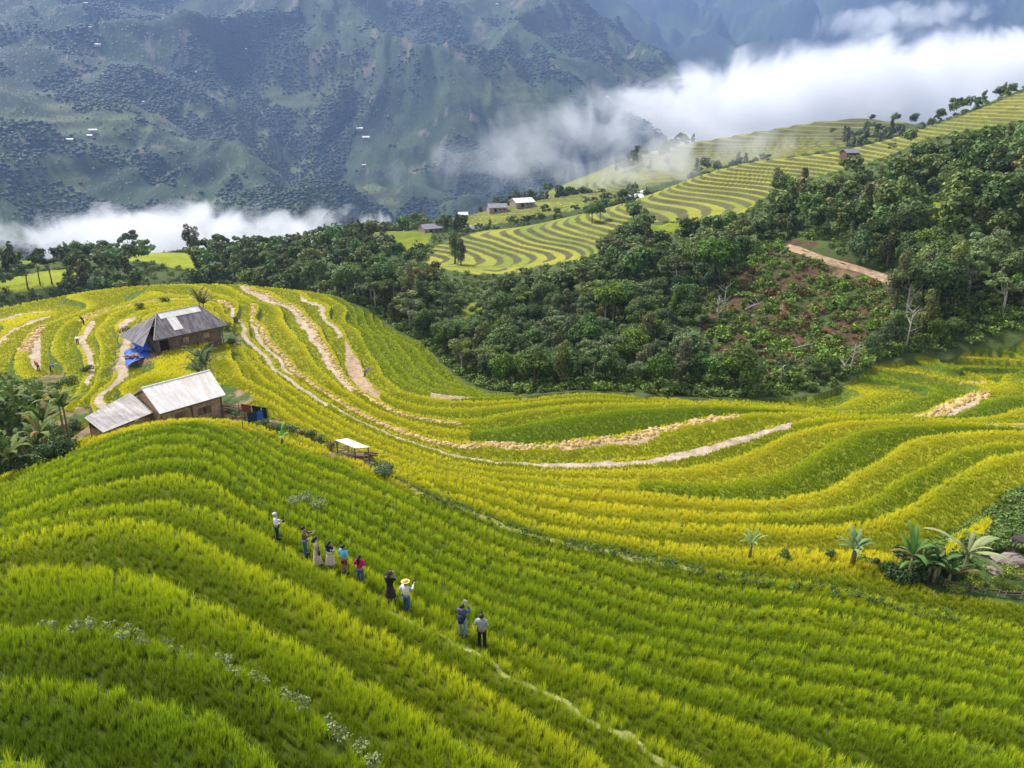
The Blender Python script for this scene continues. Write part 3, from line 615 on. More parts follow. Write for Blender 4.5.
def drape(name, pts, mat, n=14, amp=.12, lift=.12, label='', cat=''):
    a, b, c, d = [Vector(p) for p in pts]; vs, fs = [], []
    for j in range(n + 1):
        for i in range(n + 1):
            u, v = i / n, j / n; p = a * (1 - u) * (1 - v) + b * u * (1 - v) + c * u * v + d * (1 - u) * v
            p.z += amp * math.sin(u * 17 + v * 5) * math.sin(v * 11 + 1) + lift; vs.append(p)
    m = len(vs); vs += [p - Vector((0, 0, .02)) for p in vs]
    for j in range(n):
        for i in range(n):
            k = j * (n + 1) + i; fs.append((k, k + 1, k + n + 2, k + n + 1)); fs.append((m + k + n + 1, m + k + n + 2, m + k + 1, m + k))
    o = MB().add(vs, fs).build(name, mat, None, smooth=True); tag(o, label, cat); return o
def yard_things():
    g = -33.1
    drape('tarp', [pt_z(124, 353, g), pt_z(126, 366, g), pt_z(150, 356, g), pt_z(146, 341, g)], 'blue_tarp', label='bright blue tarp spread on the ground beside the grey farmhouse', cat='tarp')
    drape('tarp', [pt_z(132, 343, -32.4), pt_z(140, 352, -32.8), pt_z(152, 349, -32.6), pt_z(135, 330, -31.0)], 'blue_tarp', amp=.1, lift=.05, label='blue tarp hanging from the eave at the left end of the grey farmhouse', cat='tarp')
    p = Vector(pt_z(132, 357, g + .2)); mb = MB(); rg = random.Random(3)
    for i in range(40): mb.ball(p + Vector((rg.gauss(0, .45), rg.gauss(0, .35), rg.uniform(0, .3))), (.22, .16, .10), 7, 5)
    tag(mb.build('grain_pile', 'earth_wall', None), 'small brown heap lying on the blue tarp', 'pile')
    # open shed with a pale roof
    c = seat(352, 459, 40, 90); A = Vector(pt_z(335, 440.5, c.z + 1.75)); B = Vector(pt_z(355, 448.5, c.z + 1.55)); Cc = Vector(pt_z(370, 447.5, c.z + 1.6)); D = Vector(pt_z(347, 438.5, c.z + 1.9))
    e = bpy.data.objects.new('shed', None); COL.objects.link(e); e.location = c; tag(e, 'low open wooden shed with a bright white sheet roof on the field boundary', 'shed')
    q = [p - c for p in (A, B, Cc, D)]; slope('roof', [q[0], q[1], q[2], q[3]], 'white_sheet', e, .05)
    cn = sum(q, Vector()) / 4; qi = [cn + (p - cn) * .9 for p in q]
    for p in qi: MB().tube([(p.x, p.y, -.9), (p.x, p.y, p.z - .02)], .06, 7).build('post', 'old_plank', e)
    for a, b in ((0, 1), (1, 2), (3, 0)):
        P0, P1 = qi[a], qi[b]
        for k in range(5): z = -.3 + k * .36; MB().tube([(P0.x, P0.y, z), (P1.x, P1.y, z)], .05, 6).build('rail', 'plank', e)
    MB().box((cn.x, cn.y, .2), (2.0, 1.0, .9)).build('firewood', 'old_plank', e)
    c2 = seat(367, 459, 40, 90); mb = MB()
    for i in range(9): mb.tube([c2 + Vector((rg.uniform(-.9, .0), rg.uniform(-.4, .4), .1 + i * .09)), c2 + Vector((rg.uniform(.3, 1.3), rg.uniform(-.5, .5), .05 + i * .07))], .07, 6)
    tag(mb.build('plank_pile', 'old_plank', None), 'loose heap of brown planks beside the white-roofed shed', 'plank pile')
    # washing lines
    for (u0, v0, u1, v1, zz, lab, cloths) in (
        (240, 409, 269, 414, 1.55, 'upper wire washing line strung between two poles beside the white farmhouse', ((.08, .42, 'rust_cloth', 'brown cloth at the left of the upper washing line'), (.46, .76, 'black_cloth', 'broad black garment on the upper washing line'), (.79, .96, 'black_cloth', 'small black garment at the right of the upper line'))),
        (243, 421, 270, 424, 1.5, 'lower wire washing line strung between two poles beside the white farmhouse', ((.22, .58, 'navy_cloth', 'dark blue garment on the lower washing line'), (.60, .80, 'blue_cloth', 'brighter blue garment in the middle of the lower line'), (.82, .97, 'black_cloth', 'black garment at the right of the lower line')))):
        a = seat(u0, v0 + 8, 40, 100); b = seat(u1, v1 + 8, 40, 100); a.z = b.z = max(a.z, b.z); top = Vector((0, 0, zz))
        e = bpy.data.objects.new('washing_line', None); COL.objects.link(e); e.location = a; tag(e, lab, 'washing line')
        for p in (a, b): MB().tube([p - a - Vector((0, 0, .8)), p - a + top + Vector((0, 0, .1))], .04, 6).build('pole', 'old_plank', e)
        MB().tube([top, (b - a) / 2 + top - Vector((0, 0, .05)), b - a + top], .012, 5).build('wire', 'black_plastic', e)
        for f0, f1, mt, lb in cloths:
            n = 8; vs, fs = [], []; d = (b - a); nn = Vector((-d.y, d.x, 0)).normalized()
            for j in range(5):
                for i in range(n + 1):
                    f = f0 + (f1 - f0) * i / n; vs.append(a + d * f + top - Vector((0, 0, .03 + j * .24)) + nn * (.03 + .05 * math.sin(i * 2.1 + j * .3) * (j > 0)))
            m = len(vs); vs += [p + nn * .02 for p in vs]
            for j in range(4):
                for i in range(n):
                    k = j * (n + 1) + i; fs += [(k, k + 1, k + n + 2, k + n + 1), (m + k + n + 1, m + k + n + 2, m + k + 1, m + k)]
            tag(MB().add(vs, fs).build('hanging_cloth', mt, None, smooth=True), lb, 'cloth')
    c = seat(232, 411, 50, 100); mb = MB()
    for i in range(14): mb.tube([c + Vector((rg.uniform(-1.6, -.6), rg.uniform(-.9, .9), .15 + rg.random() * .4)), c + Vector((rg.uniform(.8, 2.2), rg.uniform(-.9, .9), .1 + rg.random() * .4))], .08, 6)
    tag(mb.build('plank_pile', 'plank', None), 'heap of orange-brown boards between the white farmhouse and the washing lines', 'plank pile')
def small_house(u, v, L, W, H, rz, roof, label, r0=150, r1=900, wall='far_wall', up=0.0):
    if r0 > 1000: L, W, H = L * .6, W * .6, H * .7
    else: H *= .8; W *= 1.25
    p = seat(u, v, r0, r1); e = bpy.data.objects.new('far_house', None); COL.objects.link(e); e.location = p + Vector((0, 0, up)); e.rotation_euler = (0, 0, rz); tag(e, label, 'house')
    he, hr = H * .58, H
    mb = MB(); x, y = L / 2 - .4, W / 2 - .4
    mb.add([(-x, -y, -2), (x, -y, -2), (x, y, -2), (-x, y, -2), (-x, -y, he), (x, -y, he), (x, y, he), (-x, y, he), (-x, 0, hr - .2), (x, 0, hr - .2)], [(0, 1, 5, 4), (2, 3, 7, 6), (1, 2, 6, 9, 5), (3, 0, 4, 8, 7)]); mb.build('wall', wall, e)
    for s in (-1, 1):
        q = [(-L / 2, s * W / 2, he - .1), (L / 2, s * W / 2, he - .1), (L / 2, 0, hr), (-L / 2, 0, hr)]
        if s > 0: q = [q[1], q[0], q[3], q[2]]
        MB().slab(*q, .12).build('roof', roof, e)
    MB().box((-L * .15, -W / 2 + .33, he * .4), (L * .12, .1, he * .75)).build('door', 'dark_gap', e)
    for sx in (.1, .3): MB().box((L * sx, -W / 2 + .33, he * .55), (L * .09, .1, he * .3)).build('window', 'dark_gap', e)
    return e
def far_houses():
    S = small_house
    S(634, 201, 9, 7, 4.6, .3, 'far_white', 'nearer of two white-roofed houses at the tip of the far terraces')
    S(641, 196, 9, 6, 4.6, .6, 'far_white', 'white-roofed house tucked behind another at the tip of the far terraces')
    S(453, 232, 11, 7, 4.4, .1, 'far_white', 'broad white-roofed house at the lower end of the far terraces')
    S(466, 231, 6, 5, 3.2, -.3, 'far_white', 'small white lean-to at the right of the broad white-roofed house')
    S(431, 232, 9, 6, 4.0, .5, 'far_grey', 'dark grey-roofed house left of the broad white one')
    S(475, 232, 8, 5, 3.6, .3, 'far_grey', 'low dark-roofed hut right of the broad white-roofed house')
    S(522, 206, 11, 8, 5, .4, 'far_white', 'lone white-roofed house on the hazy spur behind the far terraces', 200, 900)
    S(497, 211, 10, 7, 4.6, .2, 'far_grey', 'grey-roofed house left of the lone white one on the hazy spur', 200, 900)
    S(463, 217, 5, 4, 3, .2, 'far_white', 'tiny pale hut among trees above the broad white-roofed house', 200, 900)
    S(849, 157, 6, 4.5, 3.6, .2, 'far_grey', 'dark brick hut among the trees on the upper right terraces', wall='rust_wall')
    for i, (u, v, L, lab) in enumerate(((360, 130, 26, 'white house on the bare scar right of centre on the blue mountain'), (366, 139, 30, 'long white building just below the scar on the blue mountain'), (364, 166, 16, 'small white house above the old terraces of the blue mountain'),
            (93, 132, 24, 'highest white house in the cluster on the mountain spur at left'), (90, 137, 18, 'lower white house in the cluster on the mountain spur at left'), (70, 141, 20, 'white house at the far left tip of the mountain spur'),
            (145, 103, 18, 'white house on the crest of the terraced mountain spur'), (198, 73, 20, 'white house above the terraced spur of the mountain'), (246, 50, 14, 'small white house high on the middle of the mountain'),
            (98, 46, 26, 'pair-like white house high on the left of the mountain'), (90, 28, 14, 'tiny white hut above the high left house'), (86, 4, 18, 'white house cut by the upper edge at left'),
            (497, 5, 16, 'tiny white house at the top edge of the mountain, right of middle'), (607, 98, 18, 'tiny white house low on the right shoulder of the blue mountain'))):
        S(u, v, L, L * .5, L * .32, .2 * (i % 4), 'far_white', lab, 1200, 6000, 'far_wall')
rough_mat('rust_wall', (.15, .075, .055), .9, .3, 1)
def road():
    pts = [(783, 247), (795, 250), (808, 255), (822, 260), (836, 264), (850, 268), (864, 272), (878, 277), (890, 282), (902, 288)]
    P = [seat(u, v, 120, 260) for u, v in pts]; n = len(P); vs, fs = [], []
    for i, p in enumerate(P):
        d = (P[min(i + 1, n - 1)] - P[max(i - 1, 0)]); d.z = 0; d.normalize(); s = Vector((-d.y, d.x, 0))
        for k in range(5):
            w = (k - 2) * .42; q = p + s * w; vs.append((q.x, q.y, max(gz(q.x, q.y), p.z - .2) * .35 + p.z * .65 + .18))
        q = p - s * 1.2; vs.append((q.x, q.y, p.z - 1.6)); 
        q = p + s * 1.3; vs.append((q.x, q.y, p.z + .6)); q = p + s * 1.7; vs.append((q.x, q.y, p.z - .3))
    idx = [5, 0, 1, 2, 3, 4, 6, 7]
    for i in range(n - 1):
        for a, b in zip(idx[:-1], idx[1:]): fs.append((i * 8 + a, (i + 1) * 8 + a, (i + 1) * 8 + b, i * 8 + b))
    o = MB().add(vs, fs).build('dirt_road', 'dirt', None, smooth=True); o['kind'] = 'structure'
# ------------------------------------------------------------------ people
for nm, rgb, kw in (
    ('skin', (.42, .25, .17), dict(rough=.55, var=.06)), ('black_hair', (.014, .012, .012), dict(rough=.5, var=.2)), ('white_cloth', (.78, .78, .80), {}), ('navy_cloth', (.02, .028, .07), {}),
    ('olive_cloth', (.16, .115, .055), {}), ('jeans', (.05, .12, .26), {}), ('pale_jeans', (.25, .34, .48), {}), ('cream_cloth', (.66, .52, .42), {}), ('sky_cloth', (.16, .52, .72), {}), ('rust_cloth', (.24, .06, .03), {}),
    ('magenta_cloth', (.60, .015, .15), {}), ('black_cloth', (.016, .014, .018), {}), ('dark_pattern', (.05, .028, .035), dict(scale=30, var=.7)), ('straw_hat', (.70, .46, .12), dict(scale=30)), ('slate_cloth', (.07, .09, .19), {}),
    ('grey_cloth', (.34, .35, .38), {}), ('red_cloth', (.50, .03, .02), {}), ('purple_cloth', (.16, .07, .42), {}), ('grey_hair', (.55, .55, .56), {}), ('black_plastic', (.02, .02, .02), dict(rough=.35, bump=0)), ('blue_cloth', (.03, .12, .50), {})):
    rough_mat(nm, rgb, **{**dict(rough=.85, var=.12, scale=9, bump=.15), **kw})
def skin_mesh(name, verts, edges, radii, mats, sub=1, root=0):
    me = bpy.data.meshes.new(name); me.from_pydata(verts, edges, []); me.update()
    o = bpy.data.objects.new(name, me); COL.objects.link(o)
    md = o.modifiers.new('skin', 'SKIN'); md.use_smooth_shade = True
    for i, v in enumerate(me.skin_vertices[0].data):
        r = radii[i]; v.radius = r if hasattr(r, '__len__') else (r, r); v.use_root = (i == root)
    if sub: sb = o.modifiers.new('sub', 'SUBSURF'); sb.levels = sub; sb.render_levels = sub
    dg = bpy.context.evaluated_depsgraph_get(); dg.update()
    out = bpy.data.meshes.new_from_object(o.evaluated_get(dg)); out.name = name
    bpy.data.objects.remove(o); bpy.data.meshes.remove(me)
    out.materials.clear()
    for m in mats: out.materials.append(MAT[m])
    return out
ARMS = {  # elbow, wrist, hand direction (right arm, x > 0; the left one is mirrored)
    'down': ((.25, -.01, 1.12), (.26, .07, .88), (0, .1, -1)), 'hold': ((.25, -.02, 1.13), (.10, .24, 1.12), (-.6, .6, .2)),
    'raise': ((.25, .18, 1.26), (.09, .27, 1.50), (-.2, .3, .9)), 'front': ((.21, .16, 1.20), (.08, .40, 1.32), (-.2, .8, .4)), 'hip': ((.30, -.05, 1.14), (.15, .12, 1.02), (-.8, .3, -.2))}
def person(p, face, H, label, top, bottom, hair='black_hair', arms=('down', 'down'), bottom_kind='trousers', sleeves='long', hair_len=0, hat=None, lean=0, group=None, stripes=None):
    S = H / 1.60
    e = bpy.data.objects.new('person', None); COL.objects.link(e); e.location = p; e.rotation_euler = (0, 0, face); e.scale = (S * 1.1, S * 1.12, S); e.empty_display_size = .2; tag(e, label, 'person', group)
    ln = Matrix.Translation((0, 0, .92)) @ Matrix.Rotation(-lean, 4, 'X') @ Matrix.Translation((0, 0, -.92))
    U = lambda q: tuple(ln @ Vector(q))
    V, E, R = [], [], []
    def v(q, r, parent=None, up=False):
        V.append(U(q) if up else tuple(q)); R.append(r)
        if parent is not None: E.append((parent, len(V) - 1))
        return len(V) - 1
    pel = v((0, 0, .94), (.118, .085)); sp = v((0, .0, 1.10), (.115, .085), pel, True); ch = v((0, 0, 1.30), (.145, .10), sp, True); nk = v((0, -.005, 1.44), .052, ch, True); hb = v((0, .01, 1.50), (.062, .07), nk, True); hm = v((0, .015, 1.575), (.076, .092), hb, True); ht = v((0, .0, 1.645), (.060, .070), hm, True)
    v((0, .118, 1.555), .011, hm, True)                       # nose
    for sx in (-1, 1): v((sx * .085, .0, 1.56), .013, hm, True)   # ears
    aj = []
    for sx, ar in ((-1, arms[0]), (1, arms[1])):
        el, wr, hd = [Vector((q[0] * sx, q[1], q[2])) for q in ARMS[ar]]; hd.normalize()
        sh = v((sx * .175, 0, 1.385), .056, ch, True); a = v(el, .040, sh, True); b = v(wr, .026, a, True); pm = v(wr + hd * .075, (.036, .018), b, True)
        side = hd.cross(Vector((0, 1, .3))).normalized(); nrm = side.cross(hd).normalized()
        for f, (o, L) in enumerate(((-.030, .062), (-.010, .074), (.010, .070), (.028, .054))):
            k1 = v(wr + hd * .085 + side * o, .0095, pm, True); k2 = v(wr + hd * (.085 + L * .55) + side * o * 1.15 + nrm * .012, .0085, k1, True); v(wr + hd * (.085 + L * .9) + side * o * 1.2 + nrm * .036, .007, k2, True)
        t1 = v(wr + hd * .035 - side * .040 + nrm * .01, .011, b, True); v(wr + hd * .075 - side * .058 + nrm * .03, .009, t1, True)
        aj.append((sx, el, wr))
        hp = v((sx * .085, 0, .86), .085, pel); kn = v((sx * .10, .015, .48), .054, hp); an = v((sx * .105, -.01, .09), .034, kn); ft = v((sx * .11, .07, .045), (.040, .030), an); v((sx * .115, .16, .03), (.036, .022), ft)
    body = link('body', skin_mesh('body', V, E, R, ('skin',)), e)
    # shirt
    V, E, R = [], [], []
    a0 = v((0, 0, .90), (.172, .135), None, True); a1 = v((0, 0, 1.10), (.145, .112), a0, True); a2 = v((0, 0, 1.30), (.168, .122), a1, True); v((0, -.005, 1.425), (.075, .070), a2, True)
    for sx, el, wr in aj:
        sh = v((sx * .178, 0, 1.385), .074, a2, True)
        if sleeves == 'long': k = v(el, .056, sh, True); v(el.lerp(wr, .88), .042, k, True)
        elif sleeves == 'short': v(Vector((sx * .178, 0, 1.385)).lerp(el, .75), .060, sh, True)
    shirt = link('shirt', skin_mesh('shirt', V, E, R, (top,) + ((stripes,) if stripes else ())), e)
    if stripes:
        for pl in shirt.data.polygons:
            if 1.02 < pl.center.z < 1.12 or 1.22 < pl.center.z < 1.30: pl.material_index = 1
    if bottom_kind in ('trousers', 'shorts'):
        V, E, R = [], [], []; b0 = v((0, 0, .98), (.150, .118)); z1 = .10 if bottom_kind == 'trousers' else .46
        for sx in (-1, 1):
            h = v((sx * .088, 0, .86), .100, b0); k = v((sx * .10, .012, .52), .078, h)
            if bottom_kind == 'trousers': v((sx * .105, -.01, .10), .060, k)
        link(bottom_kind, skin_mesh(bottom_kind, V, E, R, (bottom,)), e)
    else:
        zb = .42 if bottom_kind == 'skirt' else .14; mb = MB(); n = 20; rings = []
        for i in range(7):
            f = i / 6; z = 1.0 + (zb - 1.0) * f; r = .135 + .11 * f
            rings += [(math.cos(2 * math.pi * k / n) * r * (1.12 + .07 * f * math.sin(k * 5)), math.sin(2 * math.pi * k / n) * r * (.9 + .07 * f * math.sin(k * 5)), z) for k in range(n)]
        mb.add(rings, [(i * n + k, i * n + (k + 1) % n, (i + 1) * n + (k + 1) % n, (i + 1) * n + k) for i in range(6) for k in range(n)]); mb.build('skirt', bottom, e, smooth=True)
    # hair / hat
    mb = MB().ball(U((0, -.018, 1.610)), (.098, .112, .095), 14, 9)
    if hair_len:
        mb.tube([U((0, -.075, 1.63)), U((0, -.115, 1.50)), U((0, -.13, 1.40)), U((0, -.13, 1.50 - hair_len))], [.07, .085, .07, .03], 10)
    mb.build('hair', hair, e, smooth=True)
    if hat:
        mb = MB(); c = Vector(U((0, 0, 1.66)))
        mb.ball(c + Vector((0, 0, .02)), (.108, .118, .085), 16, 8).tube([c, c + Vector((0, 0, .012))], [.19, .185], 20); mb.build('hat', hat, e, smooth=False)
    for sx in (-1, 1): MB().ball((sx * .112, .07, .045), (.055, .13, .05), 10, 6).build('shoe', 'black_cloth', e, smooth=True)
    return e
def hand_world(e, arm='raise', sx=1, fwd=.10, up=0):
    el, wr, hd = [Vector((q[0] * sx, q[1], q[2])) for q in ARMS[arm]]; hd.normalize(); q = wr + hd * fwd; q.z += up
    bpy.context.view_layer.update(); return e.matrix_world @ q
def camera_item(p, rz, label, phone=False):
    mb = MB()
    if phone: mb.box((0, 0, 0), (.15, .014, .08)).tube([(.05, .0, .02), (.05, .012, .02)], .012, 8)
    else: mb.box((0, 0, 0), (.15, .07, .10)).tube([(0, .03, -.005), (0, .13, -.005)], [.042, .04], 12).box((0, 0, .06), (.06, .05, .03)).box((.055, .02, .0), (.03, .06, .09))
    o = mb.build('phone' if phone else 'camera', 'black_plastic', None, p, rz); tag(o, label, 'phone' if phone else 'camera'); return o
def people():
    g = 'visitors standing in a line on the rice path'; R = math.radians
    def at(u, v): return seat(u, v, 20, 70)
    a = person(at(278, 541), R(-75), 1.70, 'person in a white shirt and navy trousers, first in the line at the left end', 'white_cloth', 'navy_cloth', 'grey_hair', ('hold', 'hold'), group=g)
    camera_item(hand_world(a, 'hold', 1, .12), R(-75), 'black camera held at the waist by the person in the white shirt')
    a = person(at(306, 556), R(-80), 1.72, 'person in an olive brown jacket and blue jeans reaching both hands forward', 'olive_cloth', 'jeans', 'black_hair', ('front', 'front'), group=g)
    camera_item(hand_world(a, 'front', 1, .13), R(-80), 'dark phone held out by the person in the olive jacket', True)
    a = person(at(318, 565), R(-70), 1.60, 'person in a long cream dress with a dark bag at the hip', 'cream_cloth', 'cream_cloth', 'black_hair', ('hip', 'down'), 'dress', 'short', .1, group=g)
    b = MB().box((0, 0, 0), (.24, .10, .20)).tube([(-.11, 0, .1), (-.10, 0, .42), (0, 0, .62), (.10, 0, .42), (.11, 0, .1)], .012, 6).build('handbag', 'black_cloth', None, a.matrix_world @ Vector((.24, .08, .86)), R(-70)); tag(b, 'small black shoulder bag worn with the cream dress', 'bag')
    person(at(331, 570), R(-25), 1.62, 'person seen from behind in a navy and white striped top and cream skirt', 'navy_cloth', 'cream_cloth', 'black_hair', ('hold', 'hold'), 'skirt', 'short', .12, group=g, stripes='white_cloth')
    a = person(at(345, 574), R(-30), 1.64, 'person in a light blue jacket and rust red shorts with bare legs', 'sky_cloth', 'rust_cloth', 'black_hair', ('hold', 'hip'), 'shorts', group=g)
    person(at(361, 584), R(-15), 1.60, 'person in a magenta jacket and jeans with long black hair', 'magenta_cloth', 'jeans', 'black_hair', ('hold', 'hold'), hair_len=.28, group=g)
    a = person(at(391, 603), R(-10), 1.60, 'person in a black top and dark patterned skirt lifting both hands to the face', 'black_cloth', 'dark_pattern', 'black_hair', ('raise', 'raise'), 'skirt', 'short', .12, hat='black_cloth', group=g)
    a = person(at(407, 612), R(-35), 1.66, 'person in a white shirt, blue jeans and yellow straw hat raising a phone', 'white_cloth', 'jeans', 'black_hair', ('hip', 'front'), hat='straw_hat', group=g)
    camera_item(hand_world(a, 'front', 1, .14, .02), R(-35), 'dark phone raised by the person in the yellow hat', True)
    a = person(at(463, 637), R(-20), 1.68, 'person in a slate blue shirt and pale jeans with arms raised to photograph', 'slate_cloth', 'pale_jeans', 'black_hair', ('raise', 'raise'), group=g)
    camera_item(hand_world(a, 'raise', 0, .13, .02), R(-20), 'white phone lifted by the person in the slate blue shirt', True).data.materials[0] = MAT['white_cloth']
    b = MB().ball((0, 0, 0), (.17, .11, .23), 14, 10).ball((0, -.10, -.06), (.12, .05, .12), 12, 8).tube([(-.1, .08, .2), (-.12, .22, .12), (-.12, .2, -.12)], .02, 6).tube([(.1, .08, .2), (.12, .22, .12), (.12, .2, -.12)], .02, 6)
    b = b.build('backpack', 'navy_cloth', None, a.matrix_world @ Vector((.03, -.22, 1.08)), R(-20), smooth=True); tag(b, 'navy backpack on the back of the person with raised arms', 'backpack')
    person(at(482, 648), R(-12), 1.72, 'person in a light grey shirt and black trousers at the right end of the line', 'grey_cloth', 'black_cloth', 'black_hair', ('hold', 'hold'), group=g)
    w = 'farm workers harvesting the rice'
    person(seat(39, 371, 60), R(60), 1.6, 'stooping worker in red beside the earth patch at far left', 'red_cloth', 'black_cloth', 'black_hair', ('down', 'front'), lean=R(55), group=w)
    person(seat(51, 372, 60), R(-70), 1.6, 'crouched worker in blue on the small earth patch at far left', 'blue_cloth', 'navy_cloth', 'black_hair', ('front', 'front'), lean=R(70), group=w, hat='straw_hat')
    person(seat(84, 325, 80), R(100), 1.6, 'dark clad worker at the top of the pale cut strip left of the grey farmhouse', 'black_cloth', 'black_cloth', 'black_hair', ('down', 'hold'), lean=R(35), group=w)
    person(seat(78, 345, 80), R(20), 1.6, 'worker in white bending over the pale cut strip at left', 'white_cloth', 'black_cloth', 'black_hair', ('down', 'down'), lean=R(70), group=w)
    person(seat(365, 377, 80), R(-60), 1.6, 'worker in purple alone on the brown cut terrace in the middle', 'purple_cloth', 'navy_cloth', 'black_hair', ('down', 'down'), lean=R(60), group=w, hat='purple_cloth')
# ------------------------------------------------------------------ bananas, bushes, logs, stones
def banana_leaf(rng, base, az, L, W, rise, tone, droop=1.0):
    """one arching blade with a folded midrib and split edges"""
    n = 9; V, Q, C = [], [], []; d = Vector((math.cos(az), math.sin(az), 0)); s = Vector((-d.y, d.x, 0)); p = Vector(base); a = rise
    for i in range(n + 1):
        f = i / n; w = W * math.sin(math.pi * min(1, (f * .93 + .09))) ** .6 * (.06 if f < .08 else 1); tr = rng.uniform(.78, 1.0)
        dirv = d * math.cos(a) + Vector((0, 0, 1)) * math.sin(a); up = -d * math.sin(a) + Vector((0, 0, 1)) * math.cos(a)
        V += [p - s * w * (tr if i % 2 else tr * .72) + up * w * -.2, p - s * w * .06 + up * w * .05, p + s * w * .06 + up * w * .05, p + s * w * rng.uniform(.78, 1) + up * w * -.12]
        t = tone * rng.uniform(.9, 1.12); C += [t, t * 1.35, t * 1.35, t]
        p = p + dirv * L / n; a -= droop * (1.5 * f + .25) * 2.1 / n
        if i < n: k = i * 4; Q += [(k, k + 1, k + 5, k + 4), (k + 1, k + 2, k + 6, k + 5), (k + 2, k + 3, k + 7, k + 6)]
    return V, Q, C
def banana(p, H, nl, label, seed, L=2.0, W=.20, tone=(.135, .18, .035), stems=1, cat='banana plant', name='banana_plant', extra=()):
    rng = np.random.default_rng(seed); e = bpy.data.objects.new(name, None); COL.objects.link(e); e.location = p; tag(e, label, cat, None)
    for k in range(stems):
        ox, oy = (rng.uniform(-.7, .7), rng.uniform(-.5, .5)) if k else (0, 0); h = H * (1 if k == 0 else rng.uniform(.6, .95))
        MB().tube([(ox, oy, -.4), (ox + .03, oy, h * .5), (ox + .06, oy, h)], [.15, .12, .07], 9).build('stem', 'banana_stem', e, smooth=True)
        for i in range(nl):
            az = i * 2.4 + rng.uniform(-.3, .3); t = np.array(tone) * rng.uniform(.75, 1.3)
            if rng.uniform() < .12: t = np.array([.22, .15, .05])
            V, Q, C = banana_leaf(rng, (ox + .06, oy, h - .05), az, L * rng.uniform(.75, 1.1), W * rng.uniform(.8, 1.15), rng.uniform(.6, 1.4), t, rng.uniform(.55, 1.15))
            link('leaf', np_mesh('leaf', V, Q, None, np.array(C), ('banana',), smooth=False), e)
        for az, rise, LL, WW in extra:
            V, Q, C = banana_leaf(rng, (ox + .06, oy, h - .05), az, LL, WW, rise, np.array(tone) * 1.1, .7); link('leaf', np_mesh('leaf', V, Q, None, np.array(C), ('banana',)), e)
        extra = ()
    return e
rough_mat('banana_stem', (.20, .17, .07), .7, .3, 4)
def bush(p, R, H, label, tone, seed, n=700, size=.16, cat='shrub', name='shrub', group=None):
    rng = np.random.default_rng(seed); L = []
    for i in range(7): a = i * .9 + rng.uniform(0, .8); q = R * rng.uniform(.1, .7); L.append((math.cos(a) * q, math.sin(a) * q, H * rng.uniform(.25, .7), R * rng.uniform(.35, .55), R * rng.uniform(.35, .55), H * rng.uniform(.25, .4)))
    V, Q, C = leaf_cloud(rng, L, n, size, tone, .25)
    e = bpy.data.objects.new(name, None); COL.objects.link(e); e.location = p; tag(e, label, cat, group)
    link('foliage', np_mesh('foliage', V, Q, None, C, ('leaf_mass',)), e)
    mb = MB()
    for l in L[:4]: mb.tube([(0, 0, -.3), (l[0] * .5, l[1] * .5, l[2] * .5), l[:3]], [.04, .03, .012], 5)
    mb.build('stems', 'bark', e); return e
